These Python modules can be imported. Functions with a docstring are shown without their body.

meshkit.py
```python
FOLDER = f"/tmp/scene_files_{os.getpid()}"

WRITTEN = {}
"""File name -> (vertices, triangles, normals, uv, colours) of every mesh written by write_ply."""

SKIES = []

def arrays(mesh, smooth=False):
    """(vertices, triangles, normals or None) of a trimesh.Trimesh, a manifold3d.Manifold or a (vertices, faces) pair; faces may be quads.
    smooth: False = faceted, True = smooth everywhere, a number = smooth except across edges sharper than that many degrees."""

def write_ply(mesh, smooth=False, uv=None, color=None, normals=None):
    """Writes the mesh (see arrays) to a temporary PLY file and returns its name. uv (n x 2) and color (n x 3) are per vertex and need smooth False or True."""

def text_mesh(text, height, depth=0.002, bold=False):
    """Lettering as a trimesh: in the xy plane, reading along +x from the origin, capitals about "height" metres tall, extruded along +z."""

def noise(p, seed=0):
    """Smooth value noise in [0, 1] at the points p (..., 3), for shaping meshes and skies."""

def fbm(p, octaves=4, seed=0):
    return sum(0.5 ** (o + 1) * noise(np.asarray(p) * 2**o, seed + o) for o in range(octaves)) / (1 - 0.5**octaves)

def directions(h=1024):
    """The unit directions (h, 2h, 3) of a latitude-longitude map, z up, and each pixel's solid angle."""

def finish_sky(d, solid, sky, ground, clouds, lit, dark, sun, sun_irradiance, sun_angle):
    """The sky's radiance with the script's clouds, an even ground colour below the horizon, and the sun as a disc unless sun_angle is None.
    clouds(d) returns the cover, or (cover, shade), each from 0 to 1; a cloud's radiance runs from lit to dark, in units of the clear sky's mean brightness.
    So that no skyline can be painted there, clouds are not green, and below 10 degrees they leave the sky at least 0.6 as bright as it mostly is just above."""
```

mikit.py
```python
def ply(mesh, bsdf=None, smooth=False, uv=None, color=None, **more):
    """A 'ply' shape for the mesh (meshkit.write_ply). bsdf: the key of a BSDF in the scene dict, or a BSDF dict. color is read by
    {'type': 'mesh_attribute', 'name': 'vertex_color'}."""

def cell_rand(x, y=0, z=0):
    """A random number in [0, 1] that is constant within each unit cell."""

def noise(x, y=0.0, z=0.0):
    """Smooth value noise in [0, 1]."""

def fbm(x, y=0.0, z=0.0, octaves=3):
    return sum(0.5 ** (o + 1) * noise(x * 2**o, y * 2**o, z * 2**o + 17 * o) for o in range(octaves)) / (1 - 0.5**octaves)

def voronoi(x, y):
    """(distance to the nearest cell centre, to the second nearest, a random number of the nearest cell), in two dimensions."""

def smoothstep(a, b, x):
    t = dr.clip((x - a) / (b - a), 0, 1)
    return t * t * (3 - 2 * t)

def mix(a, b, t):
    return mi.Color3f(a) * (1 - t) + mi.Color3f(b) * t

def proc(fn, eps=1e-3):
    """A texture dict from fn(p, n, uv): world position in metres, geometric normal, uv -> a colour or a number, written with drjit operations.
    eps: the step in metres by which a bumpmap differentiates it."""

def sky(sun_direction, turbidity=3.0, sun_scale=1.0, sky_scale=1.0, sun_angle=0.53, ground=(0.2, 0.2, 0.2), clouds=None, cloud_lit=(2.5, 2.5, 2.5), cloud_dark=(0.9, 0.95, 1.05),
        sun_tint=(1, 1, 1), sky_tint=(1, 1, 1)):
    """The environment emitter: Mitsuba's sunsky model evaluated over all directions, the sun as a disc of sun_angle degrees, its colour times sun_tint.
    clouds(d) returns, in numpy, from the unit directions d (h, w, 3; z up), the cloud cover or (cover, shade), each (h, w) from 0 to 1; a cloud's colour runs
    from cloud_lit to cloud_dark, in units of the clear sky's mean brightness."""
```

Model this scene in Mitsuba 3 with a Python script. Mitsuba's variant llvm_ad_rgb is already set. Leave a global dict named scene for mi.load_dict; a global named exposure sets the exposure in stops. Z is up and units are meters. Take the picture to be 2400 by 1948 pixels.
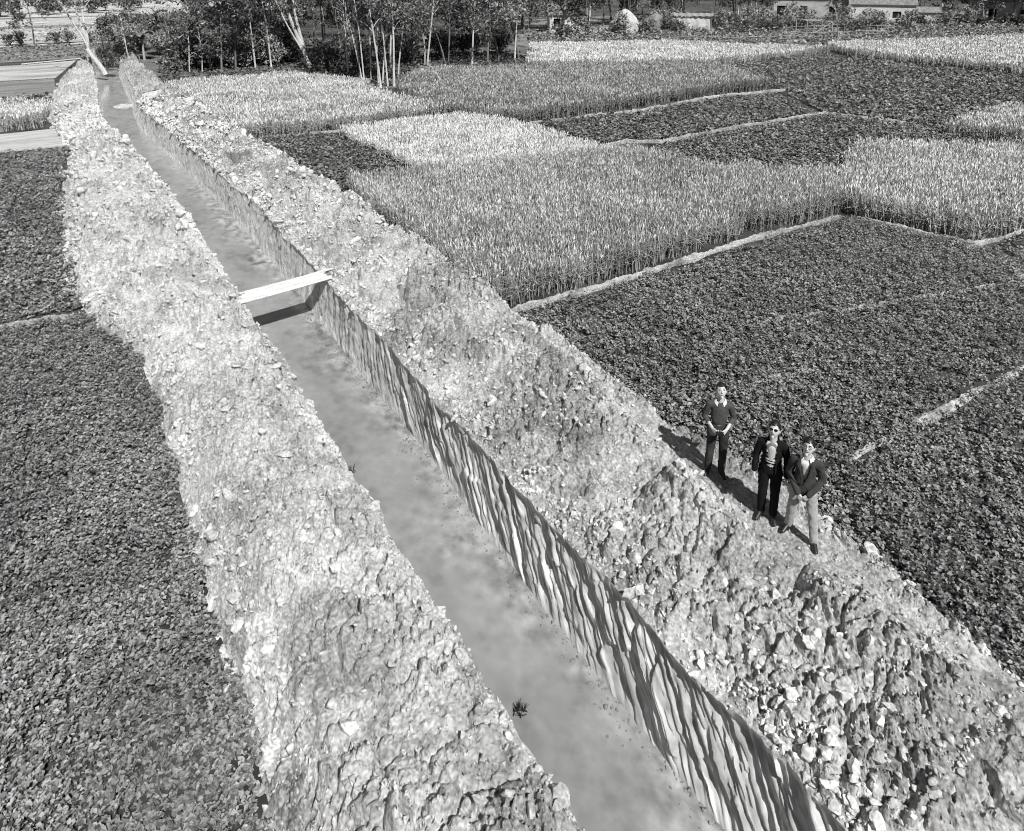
import math, random
import numpy as np
import trimesh, shapely
from shapely.geometry import Polygon
import manifold3d as m3
import drjit as dr
import mitsuba as mi
import mikit
from mikit import ply, proc
from meshkit import noise as vnoise, fbm as vfbm

T = mi.ScalarTransform4f
scene, labels = {}, {}

# ------------------------------------------------------------------ camera, sky, exposure
CAM_H = 9.0                                             # the drone hovers 9 m over the fields
PITCH, YAW = math.radians(14.042), math.radians(32.228)   # looking down and to the right of the canal
FWD = np.array([math.sin(YAW) * math.cos(PITCH), math.cos(YAW) * math.cos(PITCH), -math.sin(PITCH)])
scene['camera'] = {
    'type': 'perspective', 'fov': 69.303, 'fov_axis': 'x', 'near_clip': 0.1, 'far_clip': 3000.0,
    'principal_point_offset_x': 0.0, 'principal_point_offset_y': 0.3174,
    'to_world': T().look_at(origin=[0, 0, CAM_H], target=[float(FWD[0]), float(FWD[1]), CAM_H + float(FWD[2])], up=[0, 0, 1])}
# high sun behind the camera, nearly along the canal; the picture is black and white, so light and materials are neutral grey
scene['sky'] = mikit.sky([-0.045, -0.64, 0.765], turbidity=3, sun_tint=(0.832, 1.0, 1.307), clouds=lambda d: 1.0,
                         cloud_lit=(0.36, 0.36, 0.36), ground=(0.2, 0.2, 0.2))
exposure = 2.05

# ------------------------------------------------------------------ materials
def grey(v): return {'type': 'rgb', 'value': [v, v, v]}
def rough(tex, r=0.95, spec=0.25):
    return {'type': 'principled', 'base_color': tex, 'roughness': r, 'specular': spec}
def two(b): return {'type': 'twosided', 'bsdf': b}
def vcol(r=0.8, spec=0.2):
    return two(rough({'type': 'mesh_attribute', 'name': 'vertex_color'}, r, spec))
def bump(tex, b, scale=1.0): return {'type': 'bumpmap', 'arbitrary': {**tex}, 'scale': scale, 'bsdf': b}

def soil_col(lo, hi, dark):
    def fn(p, n, uv):
        a = mikit.fbm(p.x * 0.9, p.y * 0.9, p.z * 0.9, 3)
        b = mikit.noise(p.x * 7, p.y * 7, p.z * 7)
        c = mikit.noise(p.x * 31, p.y * 31, p.z * 31)
        v = lo + (hi - lo) * dr.clip(0.12 + 0.75 * a + 0.5 * (b - 0.5) + 0.9 * (c - 0.5), 0, 1)
        damp = mikit.smoothstep(0.6, 0.75, mikit.noise(p.x * 1.7 + 9, p.y * 1.1, p.z))
        v = v * (1 - dark * damp)
        return mi.Color3f(v)
    return fn
def soil_bump(p, n, uv):
    return 0.5 * mikit.noise(p.x * 22, p.y * 22, p.z * 22) + 0.3 * mikit.noise(p.x * 55, p.y * 55, p.z * 55)
scene['bank_soil_dry'] = two(bump(proc(soil_bump, 0.004), rough(proc(soil_col(0.23, 0.70, 0.25))), 0.05))
scene['bank_soil'] = two(bump(proc(soil_bump, 0.004), rough(proc(soil_col(0.17, 0.58, 0.3))), 0.05))
def wall_col(p, n, uv):
    q = p.y - 1.4 * p.z
    s = mikit.noise(q * 24, p.z * 2.0, p.x * 2)
    b = mikit.fbm(p.x * 6, p.y * 6, p.z * 6, 2)
    return mi.Color3f(dr.clip(0.36 + 0.50 * s * s + 0.4 * (b - 0.45), 0.12, 0.82))
scene['cut_soil'] = two(rough(proc(wall_col), 0.85, 0.3))
def ground_col(p, n, uv):
    a = mikit.fbm(p.x * 0.12, p.y * 0.12, 3.0, 3)
    b = mikit.fbm(p.x * 1.3, p.y * 1.3, 1.0, 3)
    return mi.Color3f(dr.clip(0.02 + 0.06 * a + 0.08 * (b - 0.5), 0.012, 0.16))
scene['ground_soil'] = two(rough(proc(ground_col)))
def water_col(p, n, uv):
    a = mikit.fbm(p.x * 1.0, p.y * 0.5, 0, 4)
    b = mikit.fbm(p.x * 2.6, p.y * 2.2, 4, 3)
    spots = mikit.smoothstep(0.5, 0.85, b)
    silt = mikit.smoothstep(4.5, 5.7, p.x + 1.6 * (mikit.fbm(p.x * 1.2, p.y * 0.7, 8, 3) - 0.5))      # stirred up mud along the cut side
    m = mikit.fbm(p.x * 6.0, p.y * 5.0, 2, 4) - 0.5
    v = 0.27 + 0.14 * (a - 0.5) + 0.10 * m + silt * (0.02 + 0.5 * m)
    return mi.Color3f(dr.clip(v * (1 - 0.22 * spots), 0.1, 0.6))
def water_bump(p, n, uv):
    return mikit.noise(p.x * 2.0, p.y * 5.0, 0) + 0.4 * mikit.noise(p.x * 7.0, p.y * 12.0, 3)
scene['muddy_water'] = bump(proc(water_bump, 0.01), {'type': 'principled', 'base_color': proc(water_col), 'roughness': 0.12, 'specular': 0.5}, 0.006)
scene['wet_mud'] = two(rough({'type': 'rgb', 'value': [0.2, 0.2, 0.2]}, 0.6, 0.4))
scene['leaf'] = vcol(0.55, 0.35)
scene['straw'] = vcol(0.8, 0.2)
scene['clod_soil'] = two(bump(proc(soil_bump, 0.004), rough(proc(soil_col(0.34, 0.86, 0.15))), 0.02))
def bark_col(lo, hi):
    def fn(p, n, uv):
        a = mikit.noise(p.x * 9, p.y * 9, p.z * 2.2)
        b = mikit.noise(p.x * 3, p.y * 3, p.z * 0.9)
        return mi.Color3f(lo + (hi - lo) * (0.6 * a + 0.4 * b))
    return fn
scene['pale_bark'] = two(rough(proc(bark_col(0.38, 0.8))))
scene['dark_bark'] = two(rough(proc(bark_col(0.10, 0.3))))
def plank_col(p, n, uv):
    g = mikit.noise(p.x * 2.2, p.y * 60, p.z * 60)
    return mi.Color3f(0.50 + 0.36 * g)
scene['pale_wood'] = two(rough(proc(plank_col), 0.7, 0.3))
def plaster_col(p, n, uv):
    return mi.Color3f(0.46 + 0.34 * mikit.fbm(p.x * 0.9, p.y * 0.9, p.z * 1.6, 3))
scene['white_plaster'] = two(rough(proc(plaster_col)))
def mud_col(p, n, uv):
    return mi.Color3f(0.30 + 0.30 * mikit.fbm(p.x * 0.9, p.y * 0.9, p.z * 1.6, 3))
scene['mud_plaster'] = two(rough(proc(mud_col)))
scene['tin_roof'] = two({'type': 'principled', 'base_color': grey(0.42), 'roughness': 0.45, 'metallic': 0.4})
scene['thatch'] = two(rough(proc(bark_col(0.08, 0.35))))
scene['dark_opening'] = two(rough(grey(0.02)))
scene['bamboo'] = two(rough(proc(bark_col(0.25, 0.55)), 0.6, 0.3))
def cloth(v, amt=0.35, f=14.0):
    def fn(p, n, uv):
        return mi.Color3f(v * (1 - amt + 2 * amt * mikit.fbm(p.x * f, p.y * f, p.z * f, 2)))
    return two({'type': 'principled', 'base_color': proc(fn), 'roughness': 0.9, 'specular': 0.1, 'sheen': 0.2})
scene['skin'] = two(rough(proc(lambda p, n, uv: mi.Color3f(0.50 + 0.06 * mikit.noise(p.x * 40, p.y * 40, p.z * 40))), 0.5, 0.4))
scene['hair_black'] = two(rough(grey(0.012), 0.45, 0.5))
scene['gloss_black'] = two(rough(grey(0.015), 0.15, 0.5))
scene['shoe_black'] = two(rough(grey(0.02), 0.4, 0.5))
scene['shoe_pale'] = two(rough(grey(0.35), 0.7, 0.3))
scene['grey_knit'] = cloth(0.075, 0.2, 30)
scene['dark_denim'] = cloth(0.045, 0.8, 5)
scene['black_cloth'] = cloth(0.012, 0.3)
scene['charcoal_cloth'] = cloth(0.05, 0.3)
scene['white_cloth'] = cloth(0.78, 0.08)
scene['grey_trouser'] = cloth(0.36, 0.2)

# ------------------------------------------------------------------ naming helpers
counts = {}
def numbered(name):
    n = counts.get(name, 0)
    counts[name] = n + 1
    return name if n == 0 else f'{name}_{n:03d}'
def tag(key, label=None, category=None, group=None, kind=None):
    labels[key] = {k: v for k, v in (('label', label), ('category', category), ('group', group), ('kind', kind)) if v}
def thing(name, label, category, group=None):
    key = numbered(name); tag(key, label, category, group); return key
def part(parent, name, shape, label=None):
    key = numbered(parent + '__' + name); scene[key] = shape
    if label: tag(key, label)
    return key
def solo(name, shape, label, category=None, group=None, kind=None):
    key = numbered(name); scene[key] = shape; tag(key, label, category, group, kind); return key

def W(x, y):
    """From the grid in which the fields, trees and houses were surveyed to metres along (y) and across (x) the canal."""
    return 1.0357 * x + 1.175, 1.0095 * y - 0.0512 * x + 1.864
def Wp(pts): return [W(*p) for p in pts]
BIG = 1.14
ORD = 'first second third fourth fifth sixth seventh eighth ninth tenth eleventh twelfth thirteenth fourteenth fifteenth sixteenth seventeenth eighteenth nineteenth twentieth'.split()
ORD += ['twenty-' + o for o in ORD[:9]] + ['thirtieth'] + ['thirty-' + o for o in ORD[:9]] + ['fortieth'] + ['forty-' + o for o in ORD[:9]] + ['fiftieth'] + ['fifty-' + o for o in ORD[:9]]
def ltr(rows): return sorted(rows, key=lambda p: math.atan2(W(*p[:2])[0], W(*p[:2])[1]))       # as seen from the drone, left to right

# ------------------------------------------------------------------ mesh helpers
def grid_faces(r, c):
    i, j = np.meshgrid(np.arange(r - 1), np.arange(c - 1), indexing='ij')
    a = (i * c + j).ravel()
    return np.vstack([np.stack([a, a + 1, a + c + 1], 1), np.stack([a, a + c + 1, a + c], 1)])
def sm(x): x = np.clip(x, 0, 1); return x * x * (3 - 2 * x)
def n2(x, y, s, seed): return vnoise(np.stack([x * s, y * s, np.zeros_like(x) + seed * 3.7], -1), seed)
def f2(x, y, s, seed, o=3): return vfbm(np.stack([x * s, y * s, np.zeros_like(x) + seed * 3.7], -1), o, seed)
def hash01(i, j, seed):
    h = (i * 374761393 + j * 668265263 + seed * 144665) & 0xFFFFFFFF
    h = ((h ^ (h >> 13)) * 1274126177) & 0xFFFFFFFF
    return ((h ^ (h >> 16)) & 0xFFFFFF) / 16777215.0
def lumps(x, y, cell, seed, keep=0.6):
    """Heights of rounded clods of about the cell's size, one at most per cell: a real relief, in units of the cell."""
    gx, gy = x / cell, y / cell
    ix, iy = np.floor(gx).astype(np.int64), np.floor(gy).astype(np.int64)
    out = np.zeros_like(x)
    for a in (-1, 0, 1):
        for b in (-1, 0, 1):
            i, j = ix + a, iy + b
            cx, cy = i + hash01(i, j, seed), j + hash01(i, j, seed + 1)
            r = (0.25 + 0.42 * hash01(i, j, seed + 2)) * (hash01(i, j, seed + 3) < keep)
            e = 0.7 + 0.6 * hash01(i, j, seed + 4)
            d2 = ((gx - cx) * e) ** 2 + ((gy - cy) / e) ** 2
            out = np.maximum(out, np.sqrt(np.maximum(r * r - d2, 0)))
    return out * cell
def worley(x, y, cell, seed):
    """(F2 - F1, a random number of the nearest cell), in cells, with warped borders."""
    gx = x / cell + 0.5 * (n2(x, y, 2.2 / cell, seed + 7) - 0.5); gy = y / cell + 0.5 * (n2(x, y, 2.2 / cell, seed + 8) - 0.5)
    ix, iy = np.floor(gx).astype(np.int64), np.floor(gy).astype(np.int64)
    f1 = np.full(x.shape, 9.0); f2_ = f1.copy(); who = np.zeros_like(x)
    for i in (-1, 0, 1):
        for j in (-1, 0, 1):
            ci, cj = ix + i, iy + j
            dd = np.hypot(ci + hash01(ci, cj, seed) - gx, cj + hash01(ci, cj, seed + 1) - gy)
            closer = dd < f1
            f2_ = np.where(closer, f1, np.minimum(f2_, dd)); who = np.where(closer, hash01(ci, cj, seed + 2), who); f1 = np.where(closer, dd, f1)
    return f2_ - f1, who
def broken(x, y, cell, seed, edge=0.3):
    """Broken earth: rounded clods of uneven height with crevices between them, from 0 to 1."""
    g, who = worley(x, y, cell, seed)
    return sm(g / edge) * (0.4 + 0.6 * who)
def tube(points, radii, sides=7, cap=True):
    p = np.asarray(points, float); r = np.broadcast_to(np.asarray(radii, float), (len(p),))
    t = np.gradient(p, axis=0); t /= np.linalg.norm(t, axis=1, keepdims=True) + 1e-12
    a = np.cross(t, np.where(np.abs(t[:, 2:]) < 0.9, [0, 0, 1.0], [1.0, 0, 0])); a /= np.linalg.norm(a, axis=1, keepdims=True) + 1e-12
    b = np.cross(t, a); ang = np.arange(sides) * 2 * np.pi / sides
    v = (p[:, None] + r[:, None, None] * (np.cos(ang)[None, :, None] * a[:, None] + np.sin(ang)[None, :, None] * b[:, None])).reshape(-1, 3)
    i, j = np.meshgrid(np.arange(len(p) - 1), np.arange(sides), indexing='ij')
    q = np.stack([i * sides + j, i * sides + (j + 1) % sides, (i + 1) * sides + (j + 1) % sides, (i + 1) * sides + j], -1).reshape(-1, 4)
    f = np.vstack([q[:, [0, 1, 2]], q[:, [0, 2, 3]]])
    if cap:
        k = len(v); v = np.vstack([v, p[-1]]); j = np.arange(sides); e = (len(p) - 1) * sides
        f = np.vstack([f, np.stack([e + j, e + (j + 1) % sides, np.full(sides, k)], 1)])
    return v, f
def join(parts):
    vs, fs, at = [], [], 0
    for v, f in parts:
        vs.append(v); fs.append(np.asarray(f) + at); at += len(v)
    return np.vstack(vs), np.vstack(fs)
def box(x0, x1, y0, y1, z0, z1):
    b = trimesh.creation.box(bounds=[[x0, y0, z0], [x1, y1, z1]]); return np.array(b.vertices), np.array(b.faces)
def quads(c, u, w):
    """Quads with centres c and half axes u, w, two triangles each."""
    v = np.stack([c - u - w, c + u - w, c + u + w, c - u + w], 1).reshape(-1, 3)
    i = np.arange(len(c))[:, None] * 4
    return v, np.vstack([i + [0, 1, 2], i + [0, 2, 3]])
def unit(a): return a / (np.linalg.norm(a, axis=-1, keepdims=True) + 1e-9)
def rep3(a, k): return np.repeat(np.repeat(np.asarray(a)[:, None], 3, 1), k, 0)
# ------------------------------------------------------------------ the canal's course
CY_ = [-30, 28, 36, 44, 51, 59, 66, 76, 86, 120]
CS_ = [0, 0, -0.4, -0.88, -1.25, -0.65, -0.45, 0.0, 0.9, 3.0]
def shift(y):
    return sum(np.interp(y + d, CY_, CS_) for d in (-3, -1.5, 0, 1.5, 3)) / 5
def left_outer(y): return np.interp(y, [-30, 14, 16, 18.5, 21, 23, 33, 40, 43.5, 45.5, 49, 53, 67.6, 78, 86], [1.0, 1.0, 1.05, 0.9, 0.1, -0.18, -0.15, 0.4, 0.5, 0.2, 0.05, -0.3, 0.6, 2.6, 4.0])
def right_outer(y): return np.interp(y, [-30, 3, 6, 9, 12, 15, 20, 28.5, 40.5, 59, 72, 86], [9.2, 9.3, 9.6, 9.4, 9.48, 9.38, 9.55, 9.0, 8.3, 7.4, 7.2, 7.8])
LRIM, RRIM, WATER = 3.55, 5.77, -0.6
def near(y): return sm((16 - y) / 12)
def rim_left(y): return LRIM + shift(y) + 0.10 * (f2(y * 0 + 1, y, 0.9, 5) - 0.5) * 2 + 0.12 * (f2(y * 0, y, 4, 6, 3) - 0.5)
def rim_right(y): return RRIM + shift(y) + 0.12 * (f2(y * 0 + 4, y, 0.7, 7) - 0.5) * 2 + 0.15 * (f2(y * 0, y, 3.0, 8, 3) - 0.5)
def relief(x, y, seed):
    big = 0.22 * (f2(x, y, 0.6, seed) - 0.5) + 0.16 * (f2(x, y * 0.8, 1.9, seed + 1, 2) - 0.5)
    patch = sm((f2(x, y, 0.75, seed + 2, 3) - 0.37) / 0.18)          # cloddy patches between smoother ones
    far = sm((y - 9) / 8)
    rough_ = 0.18 * broken(x, y, 0.42, seed + 10, 0.15) * patch + 0.11 * broken(x, y, 0.21, seed + 20, 0.2) * (0.15 + 0.85 * patch) + 0.05 * broken(x, y, 0.105, seed + 30, 0.3) + 0.75 * lumps(x, y, 0.17, seed + 40, 0.28)
    rough_ = rough_ + far * (0.22 * broken(x, y, 0.5, seed + 70, 0.2) * (0.3 + 0.7 * patch) + 0.9 * lumps(x, y, 0.30, seed + 75, 0.3))
    slab = 0.15 * broken(x, y, 0.85, seed + 50, 0.1) * sm((11.0 - y) / 3.0) * sm((f2(x, y, 0.6, seed + 60, 2) - 0.36) / 0.12)
    return big + rough_ + slab + 0.02 * n2(x, y, 24, seed + 4) - 0.10
def z_left(x, y):
    """Height of the left spoil bank; x runs from the field to the canal rim."""
    t = (rim_left(y) - x) / np.maximum(rim_left(y) - left_outer(y), 0.5)
    base = 0.55 + 0.16 * np.sin(np.clip(t / 0.75, 0, 1) * np.pi)
    base = base * (1 - sm((t - 0.72) / 0.28)) - 0.06 * sm((t - 0.93) / 0.07)
    flat = sm((y - 43) / 1.5) * sm((51.5 - y) / 2.0)                    # where the field track comes in the bank is trodden down
    base = base * (1 - 0.45 * flat)
    return base + relief(x, y, 40) * (0.3 + 0.7 * sm(t / 0.12)) * (1 - 0.6 * sm((t - 0.9) / 0.1)) * (1 - 0.7 * flat)
def z_right(x, y):
    t = (x - rim_right(y)) / np.maximum(right_outer(y) - rim_right(y), 0.5)
    top = 0.96 - 0.2 * sm((y - 12) / 10)
    base = 0.56 + (top - 0.56) * sm(t / 0.68)
    base = base * (1 - sm((t - 0.80) / 0.2)) - 0.06 * sm((t - 0.95) / 0.05)
    trod = np.clip(np.exp(-((x - 8.42) / 0.30) ** 2) * sm((13 - y) / 6) + 1.1 * np.exp(-((x - 8.36) / 0.45) ** 2 - ((y - 6.1) / 1.5) ** 2), 0, 1)   # the footpath along the crest
    r = relief(x, y, 80) * (0.3 + 0.7 * sm(t / 0.1)) * (1 - 0.6 * sm((t - 0.92) / 0.08)) 
    return base + r * (1 - 0.85 * trod)
def ystations(y0, y1, k=0.0031, lo=0.019):
    ys = [y0]
    while ys[-1] < y1:
        d = math.sqrt(20 + 70 + max(ys[-1], 0) ** 2)
        ys.append(ys[-1] + max(lo, k * d))
    return np.array(ys)
YS = ystations(1.2, 86)
def bank(side):
    n = 118 if side == 'left' else 168
    s = np.linspace(0, 1, n)
    Y = np.repeat(YS[:, None], n, 1)
    if side == 'left':
        X = rim_left(YS)[:, None] + (left_outer(YS) - 0.12 - rim_left(YS))[:, None] * s[::-1][None]
        Z = z_left(X, Y)
    else:
        X = rim_right(YS)[:, None] + (right_outer(YS) + 0.12 - rim_right(YS))[:, None] * s[None]
        Z = z_right(X, Y)
    Y = Y + 0.0
    return np.stack([X, Y, Z], -1).reshape(-1, 3), grid_faces(len(YS), n)
solo('earth_bank', ply(bank('left'), 'bank_soil_dry', smooth=True), 'pale dug earth piled along the left side of the canal', kind='structure')
solo('earth_bank', ply(bank('right'), 'bank_soil', smooth=True), 'cloddy bank of dug earth along the right side of the canal with a trodden crest', kind='structure')

def groove(q, z):
    """Tooth marks: ridges along z, each only some tens of centimetres long before the next bite starts."""
    def ridge(a): return np.abs(2 * a - 1)
    w = 0.10 * (vnoise(np.stack([q * 1.3, z * 0.5, q * 0], -1), 3) - 0.5)
    bite = np.floor(z * 1.9 + 3 * vnoise(np.stack([q * 0.9, z * 0, q * 0], -1), 4)) * 7.3
    a = ridge(vnoise(np.stack([(q + w) * 5.2, z * 0.3, bite * 0.05], -1), 11))
    b = ridge(vnoise(np.stack([(q + w) * 13, z * 0.5, bite + 5], -1), 12))
    c = vfbm(np.stack([(q + w) * 16, z * 6, q * 0 + 9], -1), 3, 13)
    return a, b, c
def canal_wall(side):
    """Steep cut side. The rows of the grid run along the digger's tooth marks, which slant towards the near end."""
    n = 50 if side == 'right' else 22
    s = np.linspace(0, 1, n)
    rim = (rim_left if side == 'left' else rim_right)(YS)
    zr = (z_left if side == 'left' else z_right)(rim, YS)
    ZT = -0.63
    split = 36 / 49
    up = np.clip(s / split, 0, 1)
    Z = zr[:, None] + (ZT - zr)[:, None] * up[None]
    sgn = 1 if side == 'left' else -1
    k = 0.2 + 0.85 * sm((17.5 - YS) / 3.5)
    Y = YS[:, None] + (k * (zr - ZT))[:, None] * (-(up ** 1.15))[None] + 0.03 * (n2(YS[:, None] + 0 * up, up[None] * 3 + 0 * YS[:, None], 2.0, 19) - 0.5)
    foot = (LRIM + 0.16 if side == 'left' else 5.53 - 0.13 * sm((13 - Y) / 6)) + shift(Y) + 0.06 * (n2(Y, Y * 0, 0.8, 18) - 0.5)
    rimY = (rim_left if side == 'left' else rim_right)(Y)
    X = rim[:, None] * (1 - up)[None] + foot * up[None] + (rimY - rim[:, None]) * (up * (1 - up))[None]
    q = np.repeat(YS[:, None], n, 1)
    a, b, c = groove(q, Z)
    ridge2 = vnoise(np.stack([q * 24, Z * 0.8, q * 0 + 3], -1), 15)
    depth = (0.06 + 0.07 * near(YS))[:, None]
    fade = np.minimum(sm(up / 0.10), 1)[None] * (1 - 0.85 * sm((up - 0.8) / 0.2))[None]
    X = X - sgn * depth * fade * (0.22 - (a - 0.5) * 0.6 - (b - 0.5) * 0.8 - (c - 0.5) * 0.8 - (ridge2 - 0.5) * 0.45)
    low = np.clip((s - split) / (1 - split), 0, 1)[None]                # slumped mud at the wall's foot, at and just under the water's surface
    shelf = 0.05 + 0.35 * sm((f2(Y, Y * 0, 1.1, 21, 3) - 0.5) / 0.3) * near(YS)[:, None]
    X = X + sgn * shelf * np.minimum(low / 0.75, 1)
    Z = Z + np.where(low > 0, -0.02 * np.minimum(low / 0.35, 1) - 0.035 * np.minimum(low / 0.75, 1) - 0.5 * np.maximum(low - 0.75, 0) / 0.25, 0)
    Z = Z + np.minimum(low / 0.1, 1) * (0.06 * broken(X, Y, 0.11, 23) + 0.09 * (f2(X, Y, 2.5, 24, 3) - 0.5) - 0.02)
    V = np.stack([X, Y, Z], -1).reshape(-1, 3)
    f = grid_faces(len(YS), n)
    return V, (f if side == 'left' else f[:, ::-1])
solo('canal_wall', ply(canal_wall('left'), 'cut_soil', smooth=True), 'steep cut earth side of the canal under the left bank', kind='structure')
solo('canal_wall', ply(canal_wall('right'), 'cut_soil', smooth=True), 'steep cut earth side of the canal scored with slanting digger tooth marks', kind='structure')
wy = np.linspace(-1.5, 86, 160)
solo('water', ply((np.vstack([np.stack([LRIM - 0.1 + shift(wy), wy, wy * 0 + WATER], 1), np.stack([RRIM + 0.15 + shift(wy), wy, wy * 0 + WATER], 1)]).reshape(2, -1, 3).transpose(1, 0, 2).reshape(-1, 3), grid_faces(160, 2)), 'muddy_water'),
     'still muddy water in the new canal', kind='structure')

# the wide ground: two sheets meeting the banks, one beyond the canal's end, one behind the camera
def sheet(xl, xr, ys, nx, sx):
    u = np.linspace(0, 1, nx) ** sx
    X = xl(ys)[:, None] * (1 - u)[None] + xr(ys)[:, None] * u[None]
    Y = np.repeat(ys[:, None], nx, 1)
    Z = 0.03 * (f2(X, Y, 0.35, 60) - 0.5)
    Z = np.where(np.abs(u[None] - 0) < 0.02, 0.0, Z)
    return np.stack([X, Y, Z], -1).reshape(-1, 3), grid_faces(len(ys), nx)
gy = np.concatenate([np.linspace(-1.5, 40, 90), np.linspace(40.5, 86, 50)])
GL = sheet(lambda y: left_outer(y) + 0.03, lambda y: y * 0 - 300.0, gy, 90, 2.6)
GR = sheet(lambda y: right_outer(y) - 0.03, lambda y: y * 0 + 400.0, gy, 140, 2.6)
far_ = np.array([[-300, 86, 0], [400, 86, 0], [2000, 2400, 0], [-2000, 2400, 0], [-300, -1.5, 0], [400, -1.5, 0], [300, -250, 0], [-300, -250, 0],
                 [400, 86, 0], [400, -1.5, 0], [2000, -250, 0], [2000, 2400, 0], [-300, 86, 0], [-300, -1.5, 0], [-2000, -250, 0], [-2000, 2400, 0]], float)
solo('ground', ply(join([GL, GR, (far_, np.array([[0, 1, 2], [0, 2, 3], [4, 6, 5], [4, 7, 6], [8, 9, 10], [8, 10, 11], [12, 14, 13], [12, 15, 14]]))]), 'ground_soil'),
     'flat farm land around the canal', kind='structure')

# ------------------------------------------------------------------ crops
rng = np.random.default_rng(11)
def sample(poly, density_fn, rows=None):
    """Points in the polygon, thinned by density_fn(distance from the canal mouth) per square metre, its edge made uneven."""
    P = Polygon(Wp(poly))
    x0, y0, x1, y1 = P.bounds
    dmax = density_fn(x0 * 0, P)
    n = int(dmax * (x1 - x0) * (y1 - y0))
    x, y = rng.uniform(x0, x1, n), rng.uniform(y0, y1, n)
    wx, wy_ = x + 0.5 * (n2(x, y, 0.9, 70) - 0.5) + 0.3 * (n2(x, y, 4.1, 72) - 0.5), y + 0.5 * (n2(x, y, 0.9, 71) - 0.5) + 0.3 * (n2(x, y, 4.1, 73) - 0.5)
    ok = shapely.contains_xy(P, wx, wy_)
    return x[ok], y[ok]
def field_distance(poly):
    c = np.array(Polygon(Wp(poly)).exterior.coords); return float(np.sqrt((c ** 2).sum(1).min() * 0.5 + (c ** 2).sum(1).mean() * 0.5))
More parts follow.
